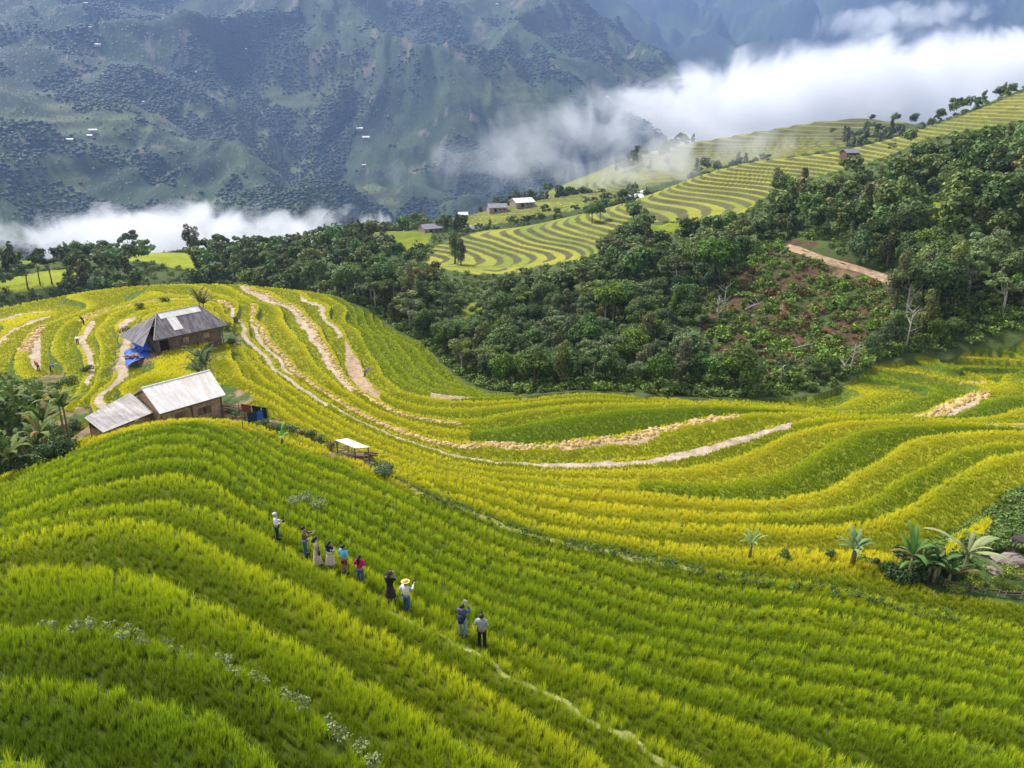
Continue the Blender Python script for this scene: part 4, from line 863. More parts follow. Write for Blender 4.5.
def plants():
    B = banana; s = seat
    B(s(749, 560, 35, 90), 1.4, 7, 'small lone banana plant on the boundary bank, leftmost of the right-hand bananas', 11, 1.5, .16, (.17, .25, .08))
    B(s(853, 565, 35, 90), 1.5, 7, 'double banana clump with silvery leaves left of the big banana grove', 12, 1.7, .18, (.15, .23, .09), 2)
    B(s(908, 578, 35, 90), 1.9, 7, 'banana plant with one upright bright leaf at the left of the grove', 13, 2.0, .24, (.10, .20, .04), 3, extra=((1.8, 1.45, 2.6, .26), (1.2, 1.5, 2.4, .22)))
    B(s(962, 578, 35, 90), 2.1, 5, 'tall banana plant with long silvery leaves spreading over the grove', 14, 2.3, .24, (.25, .28, .12), 1, extra=((2.7, .75, 3.6, .3), (.35, .55, 3.2, .3), (-.5, .35, 3.0, .3), (-.9, .1, 2.7, .3)))
    B(s(936, 582, 35, 90), 1.5, 7, 'low dark banana plant in the middle of the grove', 15, 1.9, .24, (.06, .12, .03), 4)
    def tall(u, v, r):
        q = at_r(u, r); return q, max(1.0, z_of(v, r, math.atan2(q.x, q.y)) - q.z)
    q, hh = tall(203, 296, 125); B(q, hh - .5, 14, 'banana palm standing behind the grey farmhouse roof', 16, 3.2, .22, (.075, .11, .03), 2)
    q, hh = tall(206, 355, 92); B(q, hh - .4, 13, 'dark palm-like banana plant between the two farmhouses', 17, 3.0, .20, (.075, .105, .035), 3)
    q = at_r(282, 70.5); B(q, .8, 3, 'young banana shoot with one upright leaf on the bank by the washing lines', 18, 1.2, .2, (.14, .30, .05), 1, extra=((1.4, 1.45, 1.5, .18),))
    for i, (u, r, H, nl, st, lab) in enumerate(((50, 81, 400, 9, 2, 'tallest broad-leaved banana plant left of the white farmhouse'), (68, 79, 405, 8, 2, 'banana plant nearest the lean-to at left'), (28, 84, 402, 8, 2, 'spreading banana plant at the edge of the dark grove at left'), (46, 76, 437, 7, 2, 'low banana plant above the rice edge at far left'), (16, 74, 455, 7, 2, 'blue-green banana plant in the left corner of the grove'))):
        q, H = tall(u, H, r); B(q, H, nl, lab, 20 + i, 2.9, .32, (.115, .155, .035), st)
    for i, (u, r, H, lab) in enumerate(((4, 86, 376, 'dark dense tree at the left frame edge beside the bananas'), (18, 92, 372, 'dark dense tree just behind the left bananas'), (-12, 80, 386, 'dark tree cut by the left frame edge'), (24, 98, 378, 'low dark tree below the small earth patch'), (-2, 72, 432, 'dark leafy tree in the left corner above the rice'))):
        p, H = tall(u, H, r); place_tree('round', p, H + .4, lab, None, rng=np.random.default_rng(60 + i))
    bs = [(33, 388, 1.6, 'round green bush below the earth patch at left'), (56, 392, 1.4, 'green bush between the earth patch and the bananas'), (70, 384, 1.2, 'low green bush on the terrace bank right of the earth patch'), (57, 448, 1.3, 'yellow-green bush at the foot of the bananas'), (88, 372, 1.0, 'small bush on the bank below the pale strip'),
          (75, 430, 1.1, 'small dark bush by the lean-to post'), (20, 440, 1.3, 'dark bush under the left bananas'), (140, 352, .9, 'bush between the pale strip and the blue tarp'), (126, 335, 1.3, 'dark green bush left of the grey farmhouse'), (140, 309, 1.1, 'rounded bush behind the grey farmhouse at left'), (165, 303, 1.0, 'low bush behind the grey farmhouse ridge'), (232, 345, 1.0, 'bush at the right end of the grey farmhouse'), (228, 330, 1.5, 'leafy bush at the right gable of the grey farmhouse'), (236, 322, 1.1, 'dark bush beside the pale strip right of the grey farmhouse')]
    for i, (u, v, R, lab) in enumerate(bs): bush(s(u, v, 60, 200), R, R * 1.1, lab, (.07, .125, .03) if i != 3 else (.20, .27, .04), 200 + i)
    rg = random.Random(77)
    for i in range(70):
        u = rg.uniform(-30, 84); r = rg.uniform(70, 98); x, y, d = ray(u, 384); h = math.hypot(x, y); q = Vector((x / h * r, y / h * r, 0)); q.z = gz(q.x, q.y)
        pu, pv = to_px(q.x, q.y, q.z)
        if pu > 70 and pv > 425: continue
        R = rg.uniform(.8, 1.7); bush(q, R, R * rg.uniform(.9, 1.3), 'leafy green bush in the grove around the left-hand bananas', rg.choice([(.05, .10, .025), (.08, .14, .03), (.13, .19, .035)]), 500 + i, 520, .22, group='bushes of the banana grove')
    # the weedy bank that runs from the white farmhouse to the shed and on
    for i in range(17):
        f = i / 16; u = 236 + f * 152; v = np.interp(u, [236, 262, 290, 320, 345, 388], [417, 426, 433, 442, 458, 472]); rg = random.Random(i)
        if 332 < u < 372: continue
        bush(s(u, v, 40, 110) + Vector((0, 0, 0)), rg.uniform(.6, 1.0), rg.uniform(.7, 1.1), 'blue-green or brownish weed bush on the bank between the white farmhouse and the shed', [(.10, .16, .07), (.20, .17, .08), (.07, .14, .04)][i % 3], 300 + i, 420, .15, group='weed bushes on the field bank')
    bush(s(384, 476, 40, 110), .9, .9, 'blue-green leafy clump just right of the plank heap', (.10, .20, .09), 330)
    for i, (u, v, lab) in enumerate(((296, 506, 'pale feathery weed clump above the line of people'), (320, 508, 'grey-green weed clump right of the bare spot among the rice'), (307, 502, 'pale flowering weed in the rice above the people'))): bush(s(u, v, 30, 80), .75, .8, lab, (.26, .32, .15), 340 + i, 300, .10)
    # the shelf at the right
    rg = random.Random(9)
    for i in range(120):
        u = rg.uniform(955, 1060); v = rg.uniform(488, 565)
        if not inpoly(np.array([u]), np.array([v]), SHELF)[0] or (u > 985 and v > 552): continue
        bush(s(u, v, 35, 100), rg.uniform(.7, 1.2), rg.uniform(.5, .9), 'leafy squash vines sprawling over the bank at the right edge', (.135, .215, .045), 400 + i, 380, .26, 'vine', 'squash_vine', 'squash vines on the right-hand bank')
    for i in range(26):
        u = rg.uniform(950, 1040); v = rg.uniform(568, 592); bush(s(u, v, 35, 100), rg.uniform(.5, .8), rg.uniform(.35, .6), 'low yellow-green bush in front of the stones at the right edge', (.24, .32, .04), 450 + i, 360, .12, group='yellow-green bushes at the right edge')
    for i in range(16):
        u = rg.uniform(780, 960); v = np.interp(u, [780, 850, 960], [562, 566, 588]) - rg.uniform(1, 7); bush(s(u, v, 35, 100), rg.uniform(.4, .7), rg.uniform(.4, .8), 'dark green weed bush along the boundary bank near the bananas', (.08, .15, .03), 470 + i, 300, .14, group='weed bushes near the bananas')
    for i in range(18):
        u = rg.uniform(893, 955); v = rg.uniform(556, 584); bush(s(u, v, 35, 100), rg.uniform(.6, 1.0), rg.uniform(.7, 1.3), 'dark leafy shrub crowding the banana grove at right', (.045, .09, .022), 550 + i, 420, .2, group='shrubs in the right-hand banana grove')
    for i, (u, v, d, mt, lab) in enumerate(((1010, 563, (1.3, .8, .45), 'stone', 'big pinkish boulder at the right edge above the bushes'), (1030, 548, (1.6, 1.0, .7), 'dark_stone', 'dark boulder half hidden at the right frame edge'), (996, 572, (.7, .5, .3), 'stone', 'small pale stone in front of the big boulder'), (238, 345, (.6, .4, .3), 'stone', 'pale stone at the right end of the grey farmhouse'))):
        rr = np.random.default_rng(i); mb = MB().ball((0, 0, 0), d, 12, 8); mb.v = [tuple(np.array(q) * (1 + .14 * math.sin(q[0] * 5 + i) + .1 * rr.normal())) for q in mb.v]
        p = s(u, v, 35, 160); tag(mb.build('boulder', mt, None, p + Vector((0, 0, d[2] * .4))), lab, 'boulder')
    # fence of sticks below the bananas
    P = [s(u, v, 30, 90) for u, v in ((940, 585), (968, 592), (1000, 597), (1040, 600))]; e = bpy.data.objects.new('stick_fence', None); COL.objects.link(e); e.location = P[0]; tag(e, 'low broken fence of dark sticks below the boulders at the right edge', 'fence')
    for a, b in zip(P[:-1], P[1:]):
        for h in (.2, .42): MB().tube([a - P[0] + Vector((0, 0, h)), b - P[0] + Vector((0, 0, h + .12))], .035, 6).build('rail', 'old_plank', e)
        for f in (.1, .5, .9): q = a.lerp(b, f) - P[0]; MB().tube([q - Vector((0, 0, .3)), q + Vector((.12, 0, .55))], .03, 6).build('stake', 'pale_bark', e)
    # felled timber and dead trees on the cleared slope
    logs = [(732, 366, 752, 348, 'leaning pale log at the foot of the cleared slope'), (790, 352, 826, 346, 'long pale log lying across the middle of the cleared slope'), (735, 362, 765, 357, 'fallen branchy log low on the cleared slope at left'), (745, 312, 762, 306, 'short pale log high on the left of the cleared slope'), (840, 362, 846, 374, 'pale snag leaning out at the foot of the slope'), (770, 378, 800, 362, 'thin log lying just above the golden terraces')]
    for i, (u0, v0, u1, v1, lab) in enumerate(logs):
        a, b = s(u0, v0, 110, 200), s(u1, v1, 110, 200); a.z += .5; b.z += .7; rg = random.Random(i); mb = MB().tube([a, a.lerp(b, .5) + Vector((0, 0, .15)), b], [.17, .13, .06], 8)
        for k in range(4): q = a.lerp(b, .3 + .17 * k); mb.tube([q, q + Vector((rg.uniform(-1.2, 1.2), rg.uniform(-1, 1), rg.uniform(.5, 1.6)))], [.08, .02], 5)
        tag(mb.build('fallen_log', 'pale_bark', None, smooth=True), lab, 'log')
    for i, (u, v, H, lab) in enumerate(((905, 352, 7, 'bare grey dead tree on the slope right of the clearing'), (850, 374, 5, 'leafless pale sapling at the foot of the clearing'), (722, 322, 7, 'pale leafless tree at the left rim of the clearing'), (716, 326, 6, 'slim leafless tree beside another at the left rim of the clearing'))):
        p = s(u, v, 110, 200); rg = random.Random(50 + i); mb = MB().tube([(0, 0, -.4), (.1, 0, H * .5), (.3, .1, H)], [.16, .11, .03], 7); e = bpy.data.objects.new('dead_tree', None); COL.objects.link(e); e.location = p; tag(e, lab, 'dead tree'); mb.build('trunk', 'pale_bark', e, smooth=True)
        mb = MB()
        for k in range(11):
            z = H * rg.uniform(.4, .95); a = rg.uniform(0, 6.3); l = H * rg.uniform(.15, .32); q = Vector((math.cos(a) * l, math.sin(a) * l, l * .7)); st = Vector((.1 + .2 * (z / H - .5), 0, z)); mb.tube([st, st + q * .5, st + q], [.06, .04, .012], 5); mb.tube([st + q * .5, st + q * .5 + Vector((rg.uniform(-.5, .5), rg.uniform(-.5, .5), .6))], [.03, .01], 4)
        mb.build('branches', 'pale_bark', e)
    # trees of the left background and those that stand out on ridges
    T = [('pine', 40, 250, 8, 'flat-topped dark pine in front of the yellow field at left'), ('pine', 52, 252, 7.5, 'flat-topped pine right of another before the yellow field at left'), ('pine', 28, 246, 7, 'leftmost of the flat-topped pines before the yellow field'), ('round', 6, 232, 10, 'dark broad tree at the left frame edge above the fields'),
         ('tall', 191, 318, 11, 'tall dark cypress-like tree on the left skyline'), ('tall', 197, 316, 10, 'tall dark tree right beside another on the left skyline'), ('open', 131, 335, 11, 'tallest umbrella-crowned tree on the left skyline'), ('round', 78, 330, 8, 'round dark tree on the left skyline before the cloud'),
         ('tall', 455, 262, 11, 'tall dark tree at the lower edge of the far terraces'), ('tall', 461, 258, 10, 'dark tree beside another at the lower edge of the far terraces'), ('tall', 776, 292, 12, 'dark tree standing before the banded terraces at right'), ('round', 782, 290, 10, 'rounded dark tree beside the one before the banded terraces'),
         ('round', 622, 330, 7, 'small dark tree left of the white-roofed houses'), ('round', 592, 300, 8, 'dark tree at the lower right of the far terraces'), ('round', 600, 302, 7, 'second dark tree at the lower right of the far terraces')]
    for i, (k, u, r, H, lab) in enumerate(T): place_tree(k, at_r(u, r), H, lab, None, rng=np.random.default_rng(80 + i))
def weeds_mass():
    """pale weeds that line two terrace lips, straw and stubble on the cut strips"""
    items = []
    t = RNG.uniform(-.75, .4, 60000); r = RNG.uniform(14, 60, 60000); x, y = np.sin(t) * r, np.cos(t) * r; z, m = ground(x, y, True)
    ok = (m['fl'] == -3) & (m['fr'] > .70) & (m['fr'] < .9) & (m['u'] > 40) & (m['u'] < 400) & (m['v'] > 600) & (RNG.uniform(0, 1, 60000) < .09)
    for X, Y, Z in zip(x[ok], y[ok], z[ok]): items.append((X, Y, Z + .35, RNG.uniform(.25, .5), 'bush', np.array([1.9, 1.6, 3.6]) * RNG.uniform(.5, .9)))
    t = RNG.uniform(-.3, .75, 60000); r = RNG.uniform(40, 85, 60000); x, y = np.sin(t) * r, np.cos(t) * r; z, m = ground(x, y, True)
    ok = (m['fl'] == 9) & (m['fr'] > .5) & (m['fr'] < .95) & (m['u'] > 385) & (m['u'] < 960) & (RNG.uniform(0, 1, 60000) < .22)
    for X, Y, Z in zip(x[ok], y[ok], z[ok]): items.append((X, Y, Z + .05, RNG.uniform(.25, .6), 'bush', np.array([.7, .75, .9]) * RNG.uniform(.6, 1.2)))
    tree_mass('weeds', items, 60, 1.6, 'pale and dark weeds along the terrace lips and the boundary ditch', 'weeds')
def straw():
    n = 90000; t = RNG.uniform(-.72, .72, n); r = RNG.uniform(60, 180, n); x, y = np.sin(t) * r, np.cos(t) * r; z, m = ground(x, y, True); st = strips(m)
    ok = (st > 0) & (RNG.uniform(0, 1, n) < np.where(st == 2, 1, .22)); x, y, z, st = x[ok], y[ok], z[ok], st[ok]; n = len(x)
    a = RNG.uniform(0, 6.28, n); L = np.where(st == 2, .36, .14) * RNG.uniform(.7, 1.3, n); w = np.where(st == 2, .16, .10); h = np.where(st == 2, .13, .05) * RNG.uniform(.6, 1.4, n)
    V = np.empty((n, 8, 3)); k = 0
    for sx in (-1, 1):
        for sy in (-1, 1):
            for sz in (0, 1):
                ex, ey = sx * L * (1 - .2 * sz), sy * w * (1 - .4 * sz); V[:, k] = np.stack([x + ex * np.cos(a) - ey * np.sin(a), y + ex * np.sin(a) + ey * np.cos(a), z - .05 + sz * h * 1.6], 1); k += 1
    q = np.array([(0, 2, 3, 1), (4, 5, 7, 6), (0, 1, 5, 4), (2, 6, 7, 3), (1, 3, 7, 5)]); o = np.arange(n)[:, None, None] * 8
    base = np.where((st == 2)[:, None], np.array([.60, .42, .17]), np.where((st == 1)[:, None], np.array([.60, .52, .40]), np.array([.36, .26, .14]))) * RNG.uniform(.65, 1.15, n)[:, None]
    me = np_mesh('cut_straw', V.reshape(-1, 3), (o + q).reshape(-1, 4), None, np.repeat(base[:, None], 8, 1).reshape(-1, 3), ('leaf_mass',)); tag(link('cut_straw', me), 'cut rice straw and stubble lying on the harvested terrace strips', None, None, 'stuff')
# ------------------------------------------------------------------ standing rice, plant by plant
AVOID = []                                # (x, y, radius): nothing grows here
def tufts(name, dens, r0, r1, nb, hgt, wid, th=.80, fringe=1.0):
    area = th * (r1 * r1 - r0 * r0); n = int(dens * area)
    t = RNG.uniform(-th, th, n); r = np.sqrt(RNG.uniform(r0 * r0, r1 * r1, n))
    x, y = np.sin(t) * r, np.cos(t) * r
    z, m = ground(x, y, True); st = strips(m)
    keep = (m['kind'] == 1) & (st == 0) & (m['u'] > -90) & (m['u'] < 1114) & (m['v'] < 860)
    shelf = inpoly(m['u'], m['v'], SHELF)
    keep &= ~shelf
    for ax, ay, ar in AVOID: keep &= (x - ax) ** 2 + (y - ay) ** 2 > ar * ar
    hole = fbm(x / 1.1, y / 1.1, 120, 2); keep &= hole > .12
    x, y, z, s, fr = x[keep], y[keep], z[keep], m['s'][keep], m['fr'][keep]
    m = {k: v[keep] for k, v in m.items()}; n = len(x)
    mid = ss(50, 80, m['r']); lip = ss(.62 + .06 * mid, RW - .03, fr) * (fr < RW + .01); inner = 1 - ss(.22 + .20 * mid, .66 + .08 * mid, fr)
    rp0 = ripe(m, x, y); rp = np.clip(rp0 + RNG.normal(0, .035, n) + np.where(rp0 < .45, .17, .10) * lip - np.where(rp0 < .45, .10, .30) * inner, 0, 1)  # ripeness also shifted across each tread to paint lip light and inner shade
    tone = RNG.uniform(.92, 1.08, n) * (.93 + .14 * fbm(x / 2.2, y / 2.2, 121, 2)) * (1.12 - .08 * mid) * (1 - (.33 - .05 * mid) * inner) * (1 + .10 * lip)  # painted terrace shade: inner plants darkened, lip plants brightened
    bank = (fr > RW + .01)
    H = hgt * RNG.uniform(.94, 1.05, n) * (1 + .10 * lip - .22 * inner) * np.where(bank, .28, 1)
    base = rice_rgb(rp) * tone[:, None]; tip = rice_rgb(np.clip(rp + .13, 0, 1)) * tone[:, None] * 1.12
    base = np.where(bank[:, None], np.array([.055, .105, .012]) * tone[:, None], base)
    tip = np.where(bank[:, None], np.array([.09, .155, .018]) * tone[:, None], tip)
    # blades
    N = n * nb; I = np.repeat(np.arange(n), nb)
    az = RNG.uniform(0, 2 * np.pi, N); lean = RNG.uniform(.03, .38, N); h = H[I] * RNG.uniform(.78, 1.04, N)
    wind = np.array([.05, .03])
    dx, dy = np.cos(az), np.sin(az); off = RNG.uniform(0, .10 * max(1, wid / .03), N)
    bx, by, bz = x[I] + dx * off, y[I] + dy * off, z[I] - .04
    px, py = -dy, dx; w = wid * RNG.uniform(.7, 1.3, N)
    mx, my, mz = bx + dx * lean * h * .35, by + dy * lean * h * .35, bz + h * .62
    tx, ty, tz = bx + (dx * lean + wind[0]) * h * .95, by + (dy * lean + wind[1]) * h * .95, bz + h * (1.0 - .30 * lean)
    V = np.empty((N, 5, 3)); hw = w / 2
    V[:, 0] = np.stack([bx - px * hw, by - py * hw, bz], 1); V[:, 1] = np.stack([bx + px * hw, by + py * hw, bz], 1)
    V[:, 2] = np.stack([mx + px * hw, my + py * hw, mz], 1); V[:, 3] = np.stack([mx - px * hw, my - py * hw, mz], 1)
    V[:, 4] = np.stack([tx, ty, tz], 1)
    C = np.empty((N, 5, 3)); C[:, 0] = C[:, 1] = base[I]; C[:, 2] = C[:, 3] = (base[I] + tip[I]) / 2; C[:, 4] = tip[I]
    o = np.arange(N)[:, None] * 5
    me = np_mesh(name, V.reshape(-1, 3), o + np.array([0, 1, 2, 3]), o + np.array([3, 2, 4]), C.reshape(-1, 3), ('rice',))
    ob = link(name, me); ob['kind'] = 'stuff'; print(name, n, len(me.polygons)); return ob
# ------------------------------------------------------------------ trees
def leaf_cloud(rng, lobes, n, size, rgb, var=.28, flat=.35, droop=0):
    """n leaf clumps spread through the shells of the lobes; lobes: (cx, cy, cz, rx, ry, rz)"""
    lb = np.array(lobes, float); wgt = (lb[:, 3] * lb[:, 4] * lb[:, 5]) ** .66; k = rng.choice(len(lb), n, p=wgt / wgt.sum())
    d = rng.normal(size=(n, 3)); d[:, 2] += .25; d /= np.linalg.norm(d, axis=1)[:, None]
    rad = rng.uniform(.45, 1, n) ** .45 * (1 + .12 * rng.normal(size=n))
    P = lb[k, :3] + d * lb[k, 3:] * rad[:, None]
    nn = d + rng.normal(size=(n, 3)) * .55 + np.array([0, 0, flat]); nn /= np.linalg.norm(nn, axis=1)[:, None]
    a = np.cross(nn, rng.normal(size=(n, 3))); a /= np.linalg.norm(a, axis=1)[:, None]; b = np.cross(nn, a)
    s = size * rng.uniform(.55, 1.3, n)[:, None]; asp = rng.uniform(.5, .95, n)[:, None]
    V = np.stack([P - a * s * .5 - b * s * asp * .15, P - b * s * asp * .5 + nn * s * .1, P + a * s * .5 - b * s * asp * .1 - nn * s * .12, P + b * s * asp * .5], 1)
    lt = rng.uniform(1 - var, 1 + var, len(lb))[k][:, None] * rng.uniform(.7, 1.3, n)[:, None]
    c = np.array(rgb) * lt; c[:, 0] *= rng.uniform(.85, 1.25, n); C = np.repeat(c[:, None], 4, 1)
    return V.reshape(-1, 3), np.arange(n * 4).reshape(-1, 4), C.reshape(-1, 3)
def tree_lobes(rng, kind, H):
    L = []
    if kind == 'round':
        R = H * .30
        L.append((0, 0, H * .66, R * .8, R * .8, H * .26))
        for i in range(6):
            a = i * 1.05 + rng.uniform(0, .8); q = R * rng.uniform(.5, .85)
            L.append((math.cos(a) * q, math.sin(a) * q, H * rng.uniform(.48, .82), R * rng.uniform(.4, .6), R * rng.uniform(.4, .6), R * rng.uniform(.32, .5)))
    elif kind == 'tall':
        R = H * .17
        for i in range(7):
            f = i / 6; a = rng.uniform(0, 6.3); q = R * .4
            L.append((math.cos(a) * q, math.sin(a) * q, H * (.32 + .6 * f), R * (1.1 - .6 * f), R * (1.1 - .6 * f), H * .11))
    elif kind == 'open':
        R = H * .33
        for i in range(8):
            a = i * .85 + rng.uniform(0, .8); q = R * rng.uniform(.35, 1)
            L.append((math.cos(a) * q, math.sin(a) * q, H * rng.uniform(.6, .94), R * rng.uniform(.28, .42), R * rng.uniform(.28, .42), R * rng.uniform(.16, .26)))
    elif kind == 'bush':
        R = H * .5
        for i in range(6):
            a = i * 1.05 + rng.uniform(0, .8); q = R * rng.uniform(.3, .8)
            L.append((math.cos(a) * q, math.sin(a) * q, H * rng.uniform(.25, .7), R * rng.uniform(.45, .6), R * rng.uniform(.45, .6), R * rng.uniform(.4, .55)))
    elif kind == 'pine':
        R = H * .34
        for i in range(7):
            a = i * .9 + rng.uniform(0, .8); q = R * rng.uniform(.2, .9)
            L.append((math.cos(a) * q, math.sin(a) * q, H * rng.uniform(.78, .95), R * rng.uniform(.35, .5), R * rng.uniform(.35, .5), R * .16))
    return L
TONE = {'round': (.098, .160, .036), 'tall': (.135, .160, .050), 'open': (.145, .195, .062), 'bush': (.150, .230, .040), 'pine': (.070, .120, .038)}
def trunk_mb(rng, kind, H, lobes):
    mb = MB(); r = H * .017 + .04; top = H * {'round': .6, 'tall': .85, 'open': .7, 'bush': .3, 'pine': .82}[kind]
    pts = [Vector((rng.uniform(-.03, .03) * H * f, rng.uniform(-.03, .03) * H * f, top * f - .4 * (f == 0))) for f in (0, .35, .7, 1)]
    mb.tube(pts, [r * 1.35, r, r * .75, r * .35], 6)
    for i, l in enumerate(lobes[:5]):
        f = .45 + .1 * i; s = Vector((0, 0, top * f)); e = Vector(l[:3]); mid = (s + e) / 2 + Vector((0, 0, -.05 * H))
        mb.tube([s, mid, e], [r * .5, r * .34, r * .12], 5)
    return mb
VAR = {}
def make_variants():
    for kind, nv in (('round', 5), ('tall', 3), ('open', 4), ('bush', 3), ('pine', 2)):
        VAR[kind] = []
        for i in range(nv):
            rng = np.random.default_rng(100 + i * 7 + len(kind)); H = {'round': 8., 'tall': 9.5, 'open': 8.5, 'bush': 2.6, 'pine': 8.}[kind]
            L = tree_lobes(rng, kind, H); n = {'round': 2600, 'tall': 1700, 'open': 1900, 'bush': 900, 'pine': 1600}[kind]
            V, Q, C = leaf_cloud(rng, L, n, {'bush': .34}.get(kind, .42), TONE[kind])
            cm = np_mesh('crown', V, Q, None, C, ('leaf',)); tm = trunk_mb(rng, kind, H, L).mesh('trunk', 'pale_bark' if kind in ('open',) else 'bark', smooth=True)
            VAR[kind].append((cm, tm, H))
def place_tree(kind, p, H, label, group=None, cat='tree', name=None, rng=RNG):
    cm, tm, h0 = VAR[kind][int(rng.integers(len(VAR[kind])))]; s = H / h0
    e = bpy.data.objects.new(name or {'bush': 'shrub', 'pine': 'pine_tree'}.get(kind, 'broadleaf_tree'), None); COL.objects.link(e)
    e.location = p; e.rotation_euler = (0, 0, float(rng.uniform(0, 6.28))); e.scale = (s * float(rng.uniform(.85, 1.2)), s * float(rng.uniform(.85, 1.2)), s)
    e.empty_display_size = .2; tag(e, label, cat, group)
    c = bpy.data.objects.new('crown', cm); t = bpy.data.objects.new('trunk', tm)
    for q in (c, t): COL.objects.link(q); q.parent = e
    return e
def tree_mass(name, items, per, size, label, cat, mat='leaf_mass'):
    """one mesh of many far trees: items (x, y, z, H, kind, tone)"""
    Vs, Qs, Cs, off = [], [], [], 0; rng = np.random.default_rng(5)
    lib = {}
    for kind in ('round', 'tall', 'open', 'bush', 'pine'):
        lib[kind] = []
        for i in range(6):
            L = tree_lobes(rng, kind, 1.0); V, Q, C = leaf_cloud(rng, L, per, size / 8, TONE[kind]); lib[kind].append((V, C))
    for x, y, z, H, kind, tone in items:
        V, C = lib[kind][int(rng.integers(6))]; a = rng.uniform(0, 6.28); ca, sa = math.cos(a), math.sin(a)
        P = np.stack([(V[:, 0] * ca - V[:, 1] * sa) * H + x, (V[:, 0] * sa + V[:, 1] * ca) * H + y, V[:, 2] * H + z], 1)
        Vs.append(P); Cs.append(C * tone)
    V = np.concatenate(Vs); C = np.concatenate(Cs)
    me = np_mesh(name, V, np.arange(len(V)).reshape(-1, 4), None, C, (mat,)); o = link(name, me); tag(o, label, None, None, 'stuff'); print(name, len(items), len(me.polygons)); return o
def scatter(r0, r1, sp0, sp1, th=.78):   # jittered polar grid, spacing growing with distance
    out = []; r = r0
    while r < r1:
        sp = sp0 + (sp1 - sp0) * (r - r0) / (r1 - r0); n = int(2 * th * r / sp)
        t = -th + 2 * th * (np.arange(n) + RNG.uniform(0, 1, n)) / n; rr = r + RNG.uniform(-.45, .45, n) * sp
        out.append(np.stack([np.sin(t) * rr, np.cos(t) * rr], 1)); r += sp * .92
    return np.concatenate(out)
def seen_mask(x, y, z, top, slack=.012):  # drop what a nearer slope hides from every place near the camera
    th = np.arctan2(x, y); r = np.hypot(x, y); el = (z + top) / r
    tg = np.linspace(-.86, .86, 260); rg = np.exp(np.linspace(math.log(14), math.log(5000), 420))
    T, R = np.meshgrid(tg, rg); g = (ground((np.sin(T) * R).ravel(), (np.cos(T) * R).ravel())).reshape(T.shape) / R
    hz = np.maximum.accumulate(g, 0)
    i = np.clip(np.searchsorted(rg, r * .96) - 1, 0, len(rg) - 1); j = np.clip(((th + .86) / 1.72 * 259).round().astype(int), 0, 259)
    return el > hz[i, j] - slack
def ridge_clumps():
    out = []
    for pts, r0, r1, n, H0 in (([(612, 0), (640, 0), (668, 0)], 560, 640, 26, 9), ([(672, 0), (700, 0)], 640, 680, 10, 9), ([(690, 0), (730, 0), (765, 0)], 500, 560, 60, 9), ([(828, 0), (860, 0), (905, 0)], 480, 600, 80, 9), ([(860, 0), (930, 0)], 430, 470, 24, 7), ([(560, 0), (640, 0)], 470, 530, 50, 8), ([(480, 0), (560, 0)], 430, 500, 40, 7), ([(870, 0), (1000, 0)], 560, 640, 40, 8), ([(640, 0), (700, 0)], 470, 520, 20, 6)):
        for i in range(n):
            u = random.uniform(pts[0][0], pts[-1][0]); p = at_r(u, random.uniform(r0, r1)); k = random.choice(['round', 'open', 'round', 'tall'])
            out.append((p.x, p.y, p.z - .3, H0 * random.uniform(.7, 1.25), k, np.array([1, 1, 1.]) * random.uniform(.6, 1.1)))
    return out
